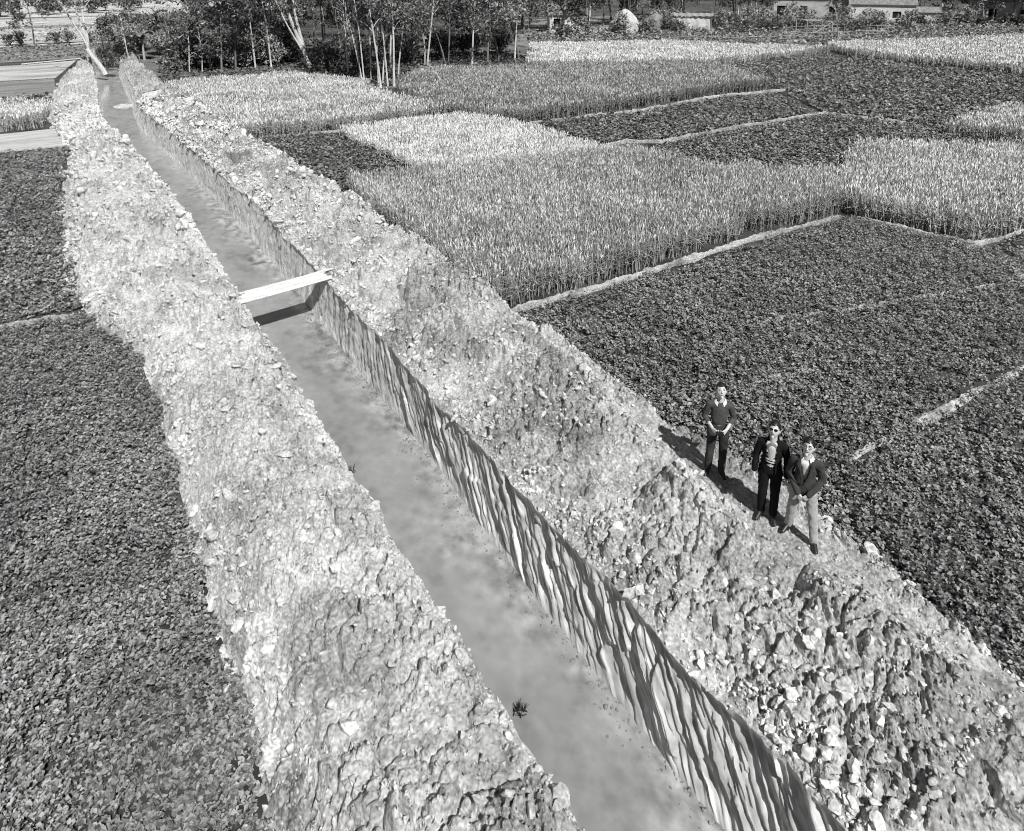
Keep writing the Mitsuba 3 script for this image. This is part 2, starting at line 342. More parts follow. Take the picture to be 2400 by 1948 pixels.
def wheat(poly, label, h=0.78, tone=1.0, ears=1.0, dens=1.0, lean=0.32):
    d = field_distance(poly)
    w = max(0.011, 0.00078 * d)
    per = dens * min(330, 3.2 / w)
    x, y = sample(poly, lambda *_: per)
    stand = f2(x, y, 0.7, 93, 3) + 0.25 * (f2(x, y, 3.1, 94, 2) - 0.5) > rng.uniform(0.08, 0.42, len(x))
    x, y = x[stand], y[stand]
    n = len(x)
    tall = 0.6 * f2(x, y, 0.45, 90, 3) + 0.4 * f2(x, y, 1.9, 92, 2)
    H = h * (0.50 + 0.72 * tall + 0.24 * rng.random(n))
    base = np.stack([x, y, np.zeros(n)], 1)
    a = rng.uniform(0, 2 * np.pi, n)
    side = np.stack([np.cos(a), np.sin(a), np.zeros(n)], 1)
    b = rng.uniform(0, 2 * np.pi, n)
    tip = base + np.stack([np.cos(b), np.sin(b), np.zeros(n)], 1) * (lean * H * rng.random(n))[:, None] + np.array([0, 0, 1.0]) * H[:, None]
    shade = tone * (0.55 + 0.9 * f2(x, y, 0.8, 91, 3)) * rng.uniform(0.7, 1.25, n)
    V, F, C, at = [], [], [], 0
    def add(v, f, c):
        nonlocal at
        V.append(v); F.append(f + at); C.append(c); at += len(v)
    i4 = np.arange(n)[:, None] * 4
    # stem with its upright leaf: a tapering blade
    sv = np.stack([base - side * w * 0.7, base + side * w * 0.7, tip + side * w * 0.3, tip - side * w * 0.3], 1).reshape(-1, 3)
    add(sv, np.vstack([i4 + [0, 1, 2], i4 + [0, 2, 3]]), rep3(0.30 * shade, 4))
    # two arching leaves
    for lo_, hi_ in ((0.35, 0.5), (0.55, 0.8)):
        mid = base + (tip - base) * rng.uniform(lo_, hi_, n)[:, None]
        aa = rng.uniform(0, 2 * np.pi, n)
        end = mid + np.stack([np.cos(aa), np.sin(aa), np.zeros(n)], 1) * (rng.uniform(0.12, 0.34, n))[:, None] + np.array([0, 0, 1.0]) * (0.2 * h * rng.uniform(-0.7, 1.3, n))[:, None]
        cr = unit(np.cross(unit(end - mid), [0, 0, 1.0])) * w * 0.85
        lv = np.stack([mid - cr, mid + cr, end], 1).reshape(-1, 3)
        add(lv, np.arange(n)[:, None] * 3 + [0, 1, 2], rep3(0.32 * shade * rng.uniform(0.6, 1.4, n), 3))
    # the ear: a spindle of two crossed diamonds
    k = rng.random(n) < ears
    t2, up = tip[k], unit(tip[k] - base[k] + rng.normal(0, 0.18, (k.sum(), 3)) * H[k][:, None])
    L = (0.10 + 0.05 * rng.random(k.sum())) * (1 + d / 90)
    s1 = unit(np.cross(up, rng.normal(0, 1, (k.sum(), 3)))) * (w * 0.7)
    for s_ in (s1,):
        ev = np.stack([t2, t2 + up * (L * 0.5)[:, None] + s_, t2 + up * L[:, None], t2 + up * (L * 0.5)[:, None] - s_], 1).reshape(-1, 3)
        j4 = np.arange(k.sum())[:, None] * 4
        add(ev, np.vstack([j4 + [0, 1, 2], j4 + [0, 2, 3]]), rep3(np.minimum(0.62 * shade[k] * rng.uniform(0.45, 1.5, k.sum()), 0.9), 4))
    solo('wheat_crop', ply((np.vstack(V), np.vstack(F)), 'straw', color=np.vstack(C)), label, 'wheat', kind='stuff')
def leafy(poly, label, leaf=0.05, per=130, tone=1.0, h=0.2, row=0.45, rowdir=(0, 1), furrow=0.0):
    """A low leafy crop: single folded leaves on clumpy plants; furrow is how much of the furrows between the rows lies open."""
    x, y = sample(poly, lambda *_: per)
    n = len(x)
    rd = unit(np.array(rowdir, float)); nd = np.array([-rd[1], rd[0]])
    q = x * nd[0] + y * nd[1]
    ph = (q + 0.40 * (f2(x, y, 0.55, 75, 3) - 0.5)) / row
    fr = ph - np.round(ph)
    open_ = furrow * np.clip(5.0 * (f2(x, y, 1.1, 76, 3) - 0.36), 0, 1.6)
    keep = np.abs(fr) < 0.5 * (1 - open_)
    clump = lumps(x, y, 2.6 * leaf + 0.12, 78, 0.98) / (2.6 * leaf + 0.12)
    keep &= (clump + 0.25 * f2(x, y, 1.7, 77, 3)) > rng.uniform(0.0, 0.24, n)
    x, y, fr, clump = x[keep], y[keep], fr[keep], clump[keep]; n = len(x)
    top = h * (0.25 + 1.5 * clump + 0.35 * n2(x, y, 1.1, 79)) * (1 - (0.25 + furrow) * np.abs(fr))
    z = np.maximum(0.015, top * rng.uniform(0.3, 1.05, n))
    c = np.stack([x, y, z], 1)
    a = rng.uniform(0, 2 * np.pi, n)
    tilt = rng.uniform(-0.1, 0.8, n)
    u = np.stack([np.cos(a) * np.cos(tilt), np.sin(a) * np.cos(tilt), np.sin(tilt)], 1)
    wv = unit(np.cross(u, np.array([0, 0, 1.0]) + rng.normal(0, 0.4, (n, 3))))
    L = leaf * rng.uniform(0.5, 1.35, n); Wd = L * rng.uniform(0.55, 0.85, n)
    fold = np.array([0, 0, 1.0]) * (Wd * 0.3)[:, None]
    p0, p2 = c - u * L[:, None], c + u * L[:, None] - np.array([0, 0, 1.0]) * (0.25 * L)[:, None]
    p1, p3 = c + wv * Wd[:, None] + fold, c - wv * Wd[:, None] + fold
    v = np.stack([p0, p1, p2, p3], 1).reshape(-1, 3)
    i4 = np.arange(n)[:, None] * 4
    col = np.clip(tone * 0.20 * rng.uniform(0.3, 1.8, n) * (0.75 + 0.5 * n2(x, y, 0.8, 80)), 0.02, 0.6)
    solo('leafy_crop', ply((v, np.vstack([i4 + [0, 1, 2], i4 + [0, 2, 3]])), 'leaf', color=rep3(col, 4)), label, 'crop', kind='stuff')

# wheat
wheat([(7.95, 14.2), (12.4, 14.3), (17.7, 14.9), (22.4, 14.95), (24.0, 15.9), (25.6, 17.0), (21.4, 20.6), (21.1, 25.2), (17, 25.8), (8.2, 26.6), (7.95, 20)], 'broad pale wheat plot right of the canal, in the middle of the view', 0.8, 1.05, 0.9)
wheat([(22.6, 14.9), (25.2, 17.0), (30.0, 19.8), (35.5, 17.3), (39, 14.5), (33, 9.2), (25.0, 10.6), (23.3, 10.75)], 'tall ragged wheat plot at the right edge of the view', 0.85, 1.25, 0.95, lean=0.45)
wheat([(6.4, 38.0), (11.3, 37.9), (18.6, 38.6), (17.6, 41.5), (17.4, 48.5), (18.4, 51.2), (15.6, 57.5), (10, 58.5), (6.0, 57.5), (6.3, 50)], 'wheat plot beside the canal in front of the grove', 0.75, 1.15, 0.9)
wheat([(18.9, 39.3), (19.6, 36.0), (20.5, 34.9), (29.5, 35.2), (37.0, 36.6), (43.5, 36.4), (47.5, 46.3), (36, 50.5), (25.0, 55.8), (20.5, 50.2), (18.6, 45.5)], 'large darker wheat plot right of the grove', 0.75, 0.75, 0.7, dens=0.85)
wheat([(34.0, 54.5), (36.5, 58.3), (43, 68.5), (57.5, 62.5), (66.3, 49.3), (48.3, 47.5), (40, 51.5)], 'bright far wheat plot in front of the haystacks', 0.75, 1.35, 0.95, dens=0.8)
wheat([(65.8, 46.0), (70, 53), (80, 50), (97, 47), (104, 30), (67, 28), (65.6, 34)], 'bright far wheat plot in the upper right corner', 0.8, 1.3, 0.95, dens=0.75)
wheat([(38.6, 20.9), (47.5, 22.3), (58, 15), (46, 14.2), (40.6, 17.4), (38.6, 19.4)], 'small wheat plot at the right edge beyond the tall ragged one', 0.75, 1.2, 0.9)
wheat([(11.5, 37.4), (18.9, 37.7), (20.6, 34.0), (20.9, 28.8), (21.0, 26.0), (17, 26.6), (11.9, 27.5)], 'very pale short wheat plot next to a small dark leafy plot', 0.42, 1.5, 1.0, dens=1.1)
wheat([(-9, 46.3), (-1.6, 47.2), (-1.35, 53.0), (-9, 54.5)], 'small wheat plot left of the canal near the track', 0.72, 1.3, 0.95)
# low leafy crops
leafy([(7.85, 13.55), (15.2, 13.85), (22.3, 14.4), (22.7, 11.8), (23.25, 10.4), (23.2, 9.0), (21.2, 7.3), (16.4, 5.72), (13.5, 5.66), (9.8, 5.55), (7.9, 5.6), (7.8, 8)], 'dark leafy crop on the plot behind the three men', 0.036, 1000, 1.0, 0.24, 0.5, (1.0, -0.55), 0.10)
leafy([(8.0, 5.2), (9.9, 5.45), (14, 5.48), (16.4, 5.5), (21, 7.05), (26, 8), (24, -2.5), (7.9, -2.5), (7.95, 3.0)], 'dark leafy crop in the corner right of the men', 0.035, 1080, 1.0, 0.24, 0.5, (1.0, -0.55), 0.10)
leafy([(23.55, 10.2), (27.5, 10.3), (34, 8.8), (31, 6.3), (21.5, 7.25), (23.6, 8.9)], 'strip of leafy crop at the right edge below the tall wheat', 0.055, 420, 1.0, 0.24, 0.5, (1, -0.5), 0.1)
leafy([(6.75, 38.2), (11.25, 37.5), (11.75, 27.0), (7.6, 26.6), (7.2, 32)], 'small dark leafy plot between the canal bank and the pale wheat', 0.07, 260, 0.85, 0.25, 0.5, (1, -0.6), 0.1)
leafy([(20.8, 34.2), (29.5, 34.0), (37.4, 35.2), (42.0, 34.4), (37.9, 28.3), (31.7, 28.2), (24.9, 27.4), (22.9, 28.2), (21.0, 28.2)], 'dark leafy plot beside the darker wheat', 0.085, 190, 0.9, 0.25, 0.55, (1, 0.1))
leafy([(46.5, 45.6), (51.7, 48.5), (65.0, 48.4), (65.2, 34.5), (66.5, 27.6), (58, 20), (47.5, 22.5), (39.2, 21.3), (39.8, 23.6), (38.6, 28.2), (42.6, 34.0), (44.2, 36.6)], 'wide far leafy field on the right', 0.11, 95, 0.95, 0.28, 0.8, (1, 0.05))
leafy([(21.6, 25.4), (24.8, 26.6), (31.7, 27.4), (38.0, 27.6), (39.4, 23.4), (38.9, 20.9), (38.6, 18.9), (35.4, 17.5), (30.2, 19.9), (25.6, 17.2), (21.5, 20.7)], 'dark leafy plot behind the broad wheat plot', 0.075, 230, 0.95, 0.25, 0.5, (1, 0.15))
leafy([(-6, 41.0), (-0.6, 40.8), (-0.8, 38.0), (-1.2, 31), (-1.2, 21.2), (-0.9, 19.5), (-6, 19.7)], 'dark leafy plot left of the canal beyond the low earth path', 0.05, 600, 1.1, 0.2, 0.6, (0.05, 1), 0.12)
leafy([(-4.4, 19.2), (-1.0, 18.8), (-0.2, 16.7), (-0.05, 12), (-0.1, 4.4), (-3.4, 4.4), (-3.6, 14)], 'dark leafy crop in rows at the near left edge', 0.032, 2500, 1.0, 0.24, 0.62, (0.02, 1), 0.03)

# field bunds: low ridges of trodden earth between the plots
def bund(pts, w, h, label):
    L = shapely.LineString(Wp(pts))
    n = max(8, int(L.length / 0.06))
    P = np.array([L.interpolate(t, normalized=True).coords[0] for t in np.linspace(0, 1, n)])
    tdir = unit(np.gradient(P, axis=0)); nd = np.stack([-tdir[:, 1], tdir[:, 0]], 1)
    P = P + nd * (0.07 * (f2(P[:, 0], P[:, 1], 0.8, 33) - 0.5))[:, None]
    m = 13
    s = np.linspace(-1, 1, m)
    ww = 0.52 * w * np.clip(2.4 * f2(P[:, 0], P[:, 1], 1.1, 34, 3) - 0.55, 0.12, 1.3)
    XY = P[:, None] + nd[:, None] * (s[None, :, None] * ww[:, None, None])
    Z = h * (1 - s ** 2)[None] ** 0.7 * (0.15 + 1.3 * f2(XY[..., 0], XY[..., 1], 1.5, 35)) + 0.10 * h * np.ones((n, m)) + 0.05 * broken(XY[..., 0], XY[..., 1], 0.16, 36) + 0.4 * lumps(XY[..., 0], XY[..., 1], 0.12, 37, 0.4)
    end = sm(np.minimum(np.linspace(0, 1, n), np.linspace(1, 0, n)) * L.length / 0.6)[:, None]
    Z = Z * end - 0.02 * (1 - end)
    Z[:, [0, -1]] = -0.03
    v = np.concatenate([XY, Z[..., None]], -1).reshape(-1, 3)
    solo('field_bund', ply((v, grid_faces(n, m)), 'bank_soil', smooth=True), label, kind='structure')
bund([(7.9, 13.85), (10, 13.9), (12.3, 14.0), (17.6, 14.55), (22.5, 14.6)], 0.26, 0.13, 'pale earth ridge along the front of the broad wheat plot')
bund([(22.5, 14.6), (22.9, 12.3), (23.3, 10.6), (24.6, 10.45), (27, 10.6), (34, 9.0)], 0.17, 0.12, 'pale earth ridge along the tall ragged wheat plot')
bund([(21.3, 7.15), (16.5, 5.6), (14.0, 5.55), (11.4, 5.5), (10.2, 5.5)], 0.2, 0.08, 'low worn earth ridge running right from the men')
bund([(20.7, 34.4), (29.8, 34.4), (37.3, 35.9), (44, 35.4)], 0.3, 0.16, 'pale earth ridge along the front of the darker wheat plot')
bund([(21.2, 27.6), (23.3, 28.0), (24.8, 27.0), (31.7, 27.8), (38.3, 28.0), (39.8, 23.8), (38.5, 21)], 0.22, 0.16, 'thin earth ridge between the far leafy plots')
bund([(7.5, 38.4), (12.3, 37.75), (19.2, 38.0)], 0.18, 0.12, 'earth ridge in front of the wheat by the grove')
bund([(-9.5, 19.4), (-3.0, 19.35), (-0.9, 19.05)], 0.32, 0.14, 'low earth path between the two left leafy plots')
bund([(38.6, 28.0), (42.3, 34.0), (45.5, 35.6)], 0.18, 0.12, 'faint earth ridge at the edge of the wide far leafy field')

bund([(10.7, 8.25), (11.6, 8.1), (12.6, 7.95)], 0.3, 0.07, 'small bare patch of pale earth in the leafy plot behind the men')
bund([(13.0, 10.2), (16.2, 9.4), (19.6, 8.6), (22.6, 8.3)], 0.12, 0.1, 'faint earth line across the leafy plot behind the men')

# flat far fields left of the canal
def strip(poly, z, key, label):
    P = Polygon(Wp(poly)); tri = trimesh.creation.triangulate_polygon(P, engine='earcut')
    v = np.c_[tri[0], np.full(len(tri[0]), z)]
    solo('field', ply((v, tri[1]), key), label, kind='structure')
def tone_col(v, s, f):
    def fn(p, n, uv):
        return mi.Color3f(v * (1 - s + 2 * s * mikit.fbm(p.x * f * 0.5, p.y * f * 2.5, 0, 3)))
    return fn
scene['stubble'] = two(rough(proc(tone_col(0.27, 0.6, 0.5))))
scene['grass_dark'] = two(rough(proc(tone_col(0.15, 0.5, 0.6))))
scene['track_soil'] = two(rough(proc(tone_col(0.34, 0.4, 2.0))))
scene['grass_mid'] = two(rough(proc(tone_col(0.15, 0.5, 0.8))))
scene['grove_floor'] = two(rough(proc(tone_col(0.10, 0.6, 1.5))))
strip([(-60, 240), (60, 240), (40, 158), (-60, 158)], 0.008, 'stubble', 'pale far field at the top left')
strip([(-40, 154), (12, 156), (8, 104), (-40, 103)], 0.008, 'stubble', 'pale stubble field beyond the white road on the left')
strip([(-40, 134), (11, 136), (11, 130), (-40, 130)], 0.014, 'grass_dark', 'thin dark strip across the pale stubble field')
strip([(-40, 102.6), (5.5, 102.2), (5.3, 100.4), (-40, 100.6)], 0.016, 'track_soil', 'white dirt road crossing far on the left')
strip([(-40, 100), (5, 99.8), (2.2, 84.2), (-40, 80.5)], 0.012, 'grass_dark', 'dark grass plot between the white road and the ditch')
strip([(-3, 81.9), (2.6, 84.6), (2.7, 83.7), (-3, 81.0)], 0.026, 'track_soil', 'short bright earth ridge left of the leaning tree')
strip([(-40, 80.3), (-3, 80.7), (1.4, 82.2), (-0.6, 69.5), (-40, 69.5)], 0.012, 'stubble', 'pale strip of dry field left of the canal end')
strip([(-40, 69.2), (-0.7, 69.2), (-0.8, 60.0), (-40, 60.0)], 0.012, 'grass_mid', 'grey grass plot left of the canal')
strip([(-9.5, 45.9), (-1.2, 46.6), (-0.7, 44.8), (-0.5, 41.3), (-9.5, 41.3)], 0.012, 'track_soil', 'pale trodden track meeting the left bank')
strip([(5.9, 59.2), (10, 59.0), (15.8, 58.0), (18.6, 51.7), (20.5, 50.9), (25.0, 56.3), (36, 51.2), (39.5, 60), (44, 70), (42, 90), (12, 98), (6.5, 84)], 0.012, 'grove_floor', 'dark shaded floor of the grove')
strip([(24, 64.5), (38, 68.2), (40, 71), (25, 67.5)], 0.02, 'stubble', 'pale gap of open ground behind the grove')
strip([(44.5, 70.5), (58, 63.2), (66.8, 49.8), (71, 54), (81, 51), (98, 48), (160, 60), (150, 110), (60, 110), (46, 90)], 0.012, 'grass_mid', 'rough village ground beyond the far wheat')
leafy([(-9, 59.5), (-1.0, 59.6), (-1.2, 54.6), (-9, 55.2)], 'strip of low green crop behind the small left wheat plot', 0.12, 70, 1.2, 0.3, 0.7, (1, 0.05))

leafy([(44.8, 71), (58, 63.6), (66.8, 50.3), (71, 54.5), (81, 51.5), (98, 48.5), (140, 56), (128, 66), (113, 74), (106, 88), (84, 84), (68, 84), (52, 84)], 'rough weeds and grass on the ground before the village', 0.19, 18, 1.1, 0.75, 1.3, (1, 0.05))
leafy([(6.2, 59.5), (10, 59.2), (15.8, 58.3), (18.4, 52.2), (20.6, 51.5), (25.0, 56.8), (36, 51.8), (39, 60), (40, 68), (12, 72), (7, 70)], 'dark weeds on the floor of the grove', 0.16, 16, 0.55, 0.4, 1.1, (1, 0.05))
leafy([(-30, 134), (11, 136), (8, 104), (-30, 103)], 'scattered tufts on the far stubble field', 0.22, 1.6, 1.3, 0.35, 3.0, (1, 0.05))
leafy([(-30, 99.5), (4.6, 99.3), (1.9, 84.8), (-30, 81)], 'weeds on the dark grass plot beyond the ditch', 0.15, 8, 0.9, 0.3, 2.0, (1, 0.05))

# ------------------------------------------------------------------ footbridge of planks
br = thing('footbridge', 'white plank footbridge laid across the canal', 'footbridge')
zb = 0.72
for i, (off, w, xa, xb, dz) in enumerate([(-0.205, 0.115, 3.36, 5.90, 0.0), (-0.07, 0.125, 3.46, 5.80, 0.012), (0.07, 0.125, 3.52, 5.78, -0.006), (0.205, 0.12, 3.62, 5.86, 0.008)]):
    m = trimesh.creation.box(bounds=[[xa, -w / 2, -0.035], [xb, w / 2, 0.03]])
    m = m.subdivide().subdivide()
    v = np.array(m.vertices)
    v[:, 2] += -0.012 * np.sin((v[:, 0] - xa) / (xb - xa) * np.pi) + 0.012 * (n2(v[:, 0], v[:, 1], 2.0, 300 + i) - 0.5)
    v[:, 1] += 0.03 * (n2(v[:, 0], v[:, 0] * 0, 1.1, 310 + i) - 0.5) + np.where(v[:, 0] > xb - 0.02, 0.03 * (i - 1.5), 0)
    yc = 18.76 + off + 0.13 * (v[:, 0] - 4.7) / 1.1
    part(br, 'plank', ply(trimesh.Trimesh(np.c_[v[:, 0], v[:, 1] + yc, v[:, 2] + zb + dz], m.faces, process=False), 'pale_wood'))
for i, (y0, xa, xb) in enumerate([(-0.29, 3.24, 5.85), (0.285, 3.5, 6.1)]):
    xs = np.linspace(xa, xb, 9)
    part(br, 'pole', ply(tube(np.stack([xs, 18.76 + y0 + 0.12 * (xs - 4.7), zb - 0.005 - 0.012 * np.sin((xs - xa) / (xb - xa) * np.pi)], 1), 0.028, 8), 'pale_wood', smooth=True))

# ------------------------------------------------------------------ earth clods
def clod_base(seed):
    r = np.random.default_rng(500 + seed)
    p = unit(r.normal(0, 1, (18, 3))) * r.uniform(0.72, 1.0, (18, 1)) * np.array([1, r.uniform(0.6, 0.95), r.uniform(0.45, 0.8)])
    h = trimesh.convex.convex_hull(p)
    h = h.subdivide()
    v = np.array(h.vertices) * 1.08; v += 0.34 * (vfbm(v * 3.0 + seed, 3, seed)[:, None] - 0.5) * unit(v) * 2
    return v, np.array(h.faces)
CLODS = [clod_base(i) for i in range(16)]
def rot(r):
    q = trimesh.transformations.random_rotation_matrix(r.random(3)); return q[:3, :3]
def spot(side, y, t):
    if side == 'left':
        a, b = rim_left(y), left_outer(y); x = a + (b - a) * t
        return x, z_left(x, y)
    a, b = rim_right(y), right_outer(y); x = a + (b - a) * t
    return x, z_right(x, y)
def clods(n, side, ymax, tfun, size, seed):
    r = np.random.default_rng(seed)
    y = 2.5 + ymax * r.random(n) ** 1.7
    t = tfun(r, n)
    clump = n2(t * 4, y, 1.3, seed) > r.uniform(0.25, 0.75, n)
    y, t = y[clump], t[clump]
    s = size(r, len(y))
    x, z = spot(side, y, t)
    return np.stack([x, y, z, s], 1)
pool = []
for args in [(900, 'left', 24, lambda r, n: 0.80 + 0.24 * r.random(n), lambda r, n: np.exp(r.normal(-2.75, 0.45, n)), 1),
             (260, 'left', 20, lambda r, n: 0.05 * r.random(n), lambda r, n: np.exp(r.normal(-3.0, 0.4, n)), 2),
             (700, 'left', 14, lambda r, n: r.random(n), lambda r, n: np.exp(r.normal(-2.9, 0.5, n)), 3),
             (800, 'right', 20, lambda r, n: 0.01 + 0.16 * r.random(n), lambda r, n: np.exp(r.normal(-2.95, 0.4, n)), 4),
             (900, 'right', 11, lambda r, n: 0.05 + 0.6 * r.random(n), lambda r, n: np.exp(r.normal(-3.0, 0.42, n)), 5),
             (800, 'right', 24, lambda r, n: 0.84 + 0.2 * r.random(n), lambda r, n: np.exp(r.normal(-2.8, 0.45, n)), 6)]:
    c = clods(*args); pool.append(np.c_[c, np.full(len(c), args[5])])
pool = np.vstack(pool)
pool[:, 3] = np.clip(pool[:, 3], 0.02, 0.14)
apparent = pool[:, 3] / np.sqrt(pool[:, 0] ** 2 + pool[:, 1] ** 2 + 72)
order = np.argsort(-apparent)
CL = {1: ('pale earth clod at the outer foot of the left bank beside the leafy crop', 'clods along the outer foot of the left bank'),
      2: ('earth clod on the left rim of the canal', 'clods on the left rim of the canal'),
      3: ('earth clod lying out on the top of the left bank', 'clods on top of the left bank'),
      4: ('earth clod on the right rim of the canal above the scored wall', 'clods on the right rim of the canal'),
      5: ('earth clod on the inner slope of the right bank', 'clods on the slope of the right bank'),
      6: ('earth clod along the outer crest of the right bank beside the fields', 'clods along the outer crest of the right bank')}
rc = np.random.default_rng(77)
CLP = [ply(c, 'clod_soil', smooth=35) for c in CLODS]
for k in order[:300]:
    x, y, z, s, g = pool[k]
    m = np.eye(4); m[:3, :3] = rot(rc) * s * 1.0; m[:3, 3] = [x, y, z + 0.22 * s]
    solo('earth_clod', {**CLP[rc.integers(16)], 'to_world': T(m)}, *[CL[int(g)][0], 'clod', CL[int(g)][1]])
def scatter(rows, key, label, cat, mat='clod_soil'):
    V, F, at = [], [], 0
    which = rc.integers(0, 16, len(rows))
    for w in range(16):
        R = rows[which == w]
        v, f = CLODS[w]
        h = trimesh.convex.convex_hull(v[:: len(v) // 9]); v, f = np.array(h.vertices), np.array(h.faces)
        M = np.stack([rot(rc) for _ in range(len(R))]) * R[:, 3][:, None, None] if len(R) else np.zeros((0, 3, 3))
        vv = np.einsum('kij,nj->kni', M, v) + (R[:, :3] + np.c_[np.zeros((len(R), 2)), 0.2 * R[:, 3]])[:, None]
        V.append(vv.reshape(-1, 3)); F.append((f[None] + (np.arange(len(R)) * len(v))[:, None, None]).reshape(-1, 3) + at); at += len(R) * len(v)
    solo(key, ply((np.vstack(V), np.vstack(F)), mat, smooth=True), label, cat, kind='stuff')
def foot_crumbs(n, seed):
    """Small lumps fallen from the cut side, lying in the shallow water at its foot."""
    r = np.random.default_rng(seed)
    y = 2.5 + 17 * r.random(n) ** 1.3; s = np.exp(r.normal(-3.6, 0.4, n))
    x = 5.60 + shift(y) - np.abs(r.normal(0, 0.22, n)) * (0.4 + 1.1 * n2(y * 0, y, 0.9, seed))
    return np.stack([x, y, WATER - 0.35 * s + 0 * x, s], 1)
def crumbs(side, n, ymax, seed):
    r = np.random.default_rng(seed)
    y = 2.5 + (ymax - 2.5) * r.random(n) ** 1.5
    t = np.where(r.random(n) < 0.35, np.where(r.random(n) < 0.5, 0.12 * r.random(n), 0.82 + 0.22 * r.random(n)), r.random(n))
    k = f2(t * 4.0, y, 0.9, seed, 2) > r.uniform(0.25, 0.7, n)
    y, t = y[k], t[k]
    s = np.exp(r.normal(-3.8, 0.5, len(y))) * (1 + np.clip(y - 6, 0, 40) / 11)
    x, z = spot(side, y, t)
    return np.stack([x, y, z, s], 1)
rest = pool[order[300:]]
scatter(np.vstack([rest[rest[:, 4] <= 3][:, :4], crumbs('left', 13000, 52, 31)]), 'clod_scatter', 'crumbs of earth strewn over the left bank', 'earth crumbs')
scatter(np.vstack([rest[rest[:, 4] > 3][:, :4], crumbs('right', 18000, 52, 32)]), 'clod_scatter', 'crumbs of earth strewn over the right bank', 'earth crumbs')

scatter(foot_crumbs(1500, 33), 'fallen_earth', 'lumps of wet earth lying in the water at the foot of the cut side', 'earth crumbs', 'wet_mud')

def tuft(label, x, y, z, n, L, seed):
    r = np.random.default_rng(seed); parts_ = []
    for _ in range(n):
        a = r.uniform(0, 6.28); k = np.linspace(0, 1, 4)[:, None]; o = np.array([r.normal(0, 0.05), r.normal(0, 0.05), -0.02])
        parts_.append(tube(o + k * np.array([math.cos(a) * L * r.uniform(.2, .7), math.sin(a) * L * r.uniform(.2, .7), L * r.uniform(.4, 1)]) - np.array([0, 0, 0.25 * L]) * k ** 2, 0.012 * (1 - 0.8 * k[:, 0]), 4))
    v, f = join(parts_)
    solo('weed_tuft', ply((v + [x, y, z], f), 'hair_black'), label, 'weed tuft')
tuft('dark tuft of weeds sticking out of the water near the bottom of the view', 4.2, 6.5, WATER, 26, 0.17, 1)
tuft('dark weed tuft at the foot of the left bank halfway along the near water', 4.04, 12.3, WATER, 16, 0.16, 2)
hx, hy = np.meshgrid(np.linspace(-1, 1, 24), np.linspace(-1, 1, 24), indexing='ij')
hz = 0.28 * (1 - np.clip(np.hypot(hx, hy), 0, 1) ** 2) * (0.1 + 1.6 * f2(hx, hy, 2.0, 88)) - 0.10
solo('earth_plug', ply((np.stack([4.4 + hx * 0.95, 58.5 + hy * 1.0, WATER + hz], -1).reshape(-1, 3), grid_faces(24, 24)), 'bank_soil_dry', smooth=True), 'pale low plug of earth lying in the far water', 'earth plug')

# ------------------------------------------------------------------ trees and shrubs
def leaves(cl, n, size, seed, droop=0.0, tone=1.0):
    """n leaf sprays spread through clumps cl (rows x, y, z, radius)."""
    r = np.random.default_rng(seed)
    n = int(n * 0.68)
    w = cl[:, 3] ** 2; k = r.choice(len(cl), n, p=w / w.sum())
    d = unit(r.normal(0, 1, (n, 3))) * (r.random(n) ** 0.45)[:, None] * np.array([1, 1, 0.75])
    c = cl[k, :3] + d * cl[k, 3:4]
    c[:, 2] = np.maximum(c[:, 2], 0.1)
    u = unit(r.normal(0, 1, (n, 3)) + np.array([0, 0, -droop]))
    v = unit(np.cross(u, r.normal(0, 1, (n, 3)) + np.array([0.1, -0.5, 0.9])))
    L = size * r.uniform(0.5, 1.4, n)
    p = np.stack([c - u * L[:, None], c + v * (L * 0.38)[:, None], c + u * L[:, None], c - v * (L * 0.38)[:, None]], 1).reshape(-1, 3)
    i4 = np.arange(n)[:, None] * 4
    light = 0.7 + 0.6 * r.random(len(cl))
    col = np.clip(tone * 0.13 * light[k] * r.uniform(0.4, 1.7, n), 0.02, 0.55)
    return (p, np.vstack([i4 + [0, 1, 2], i4 + [0, 2, 3]])), rep3(col, 4)
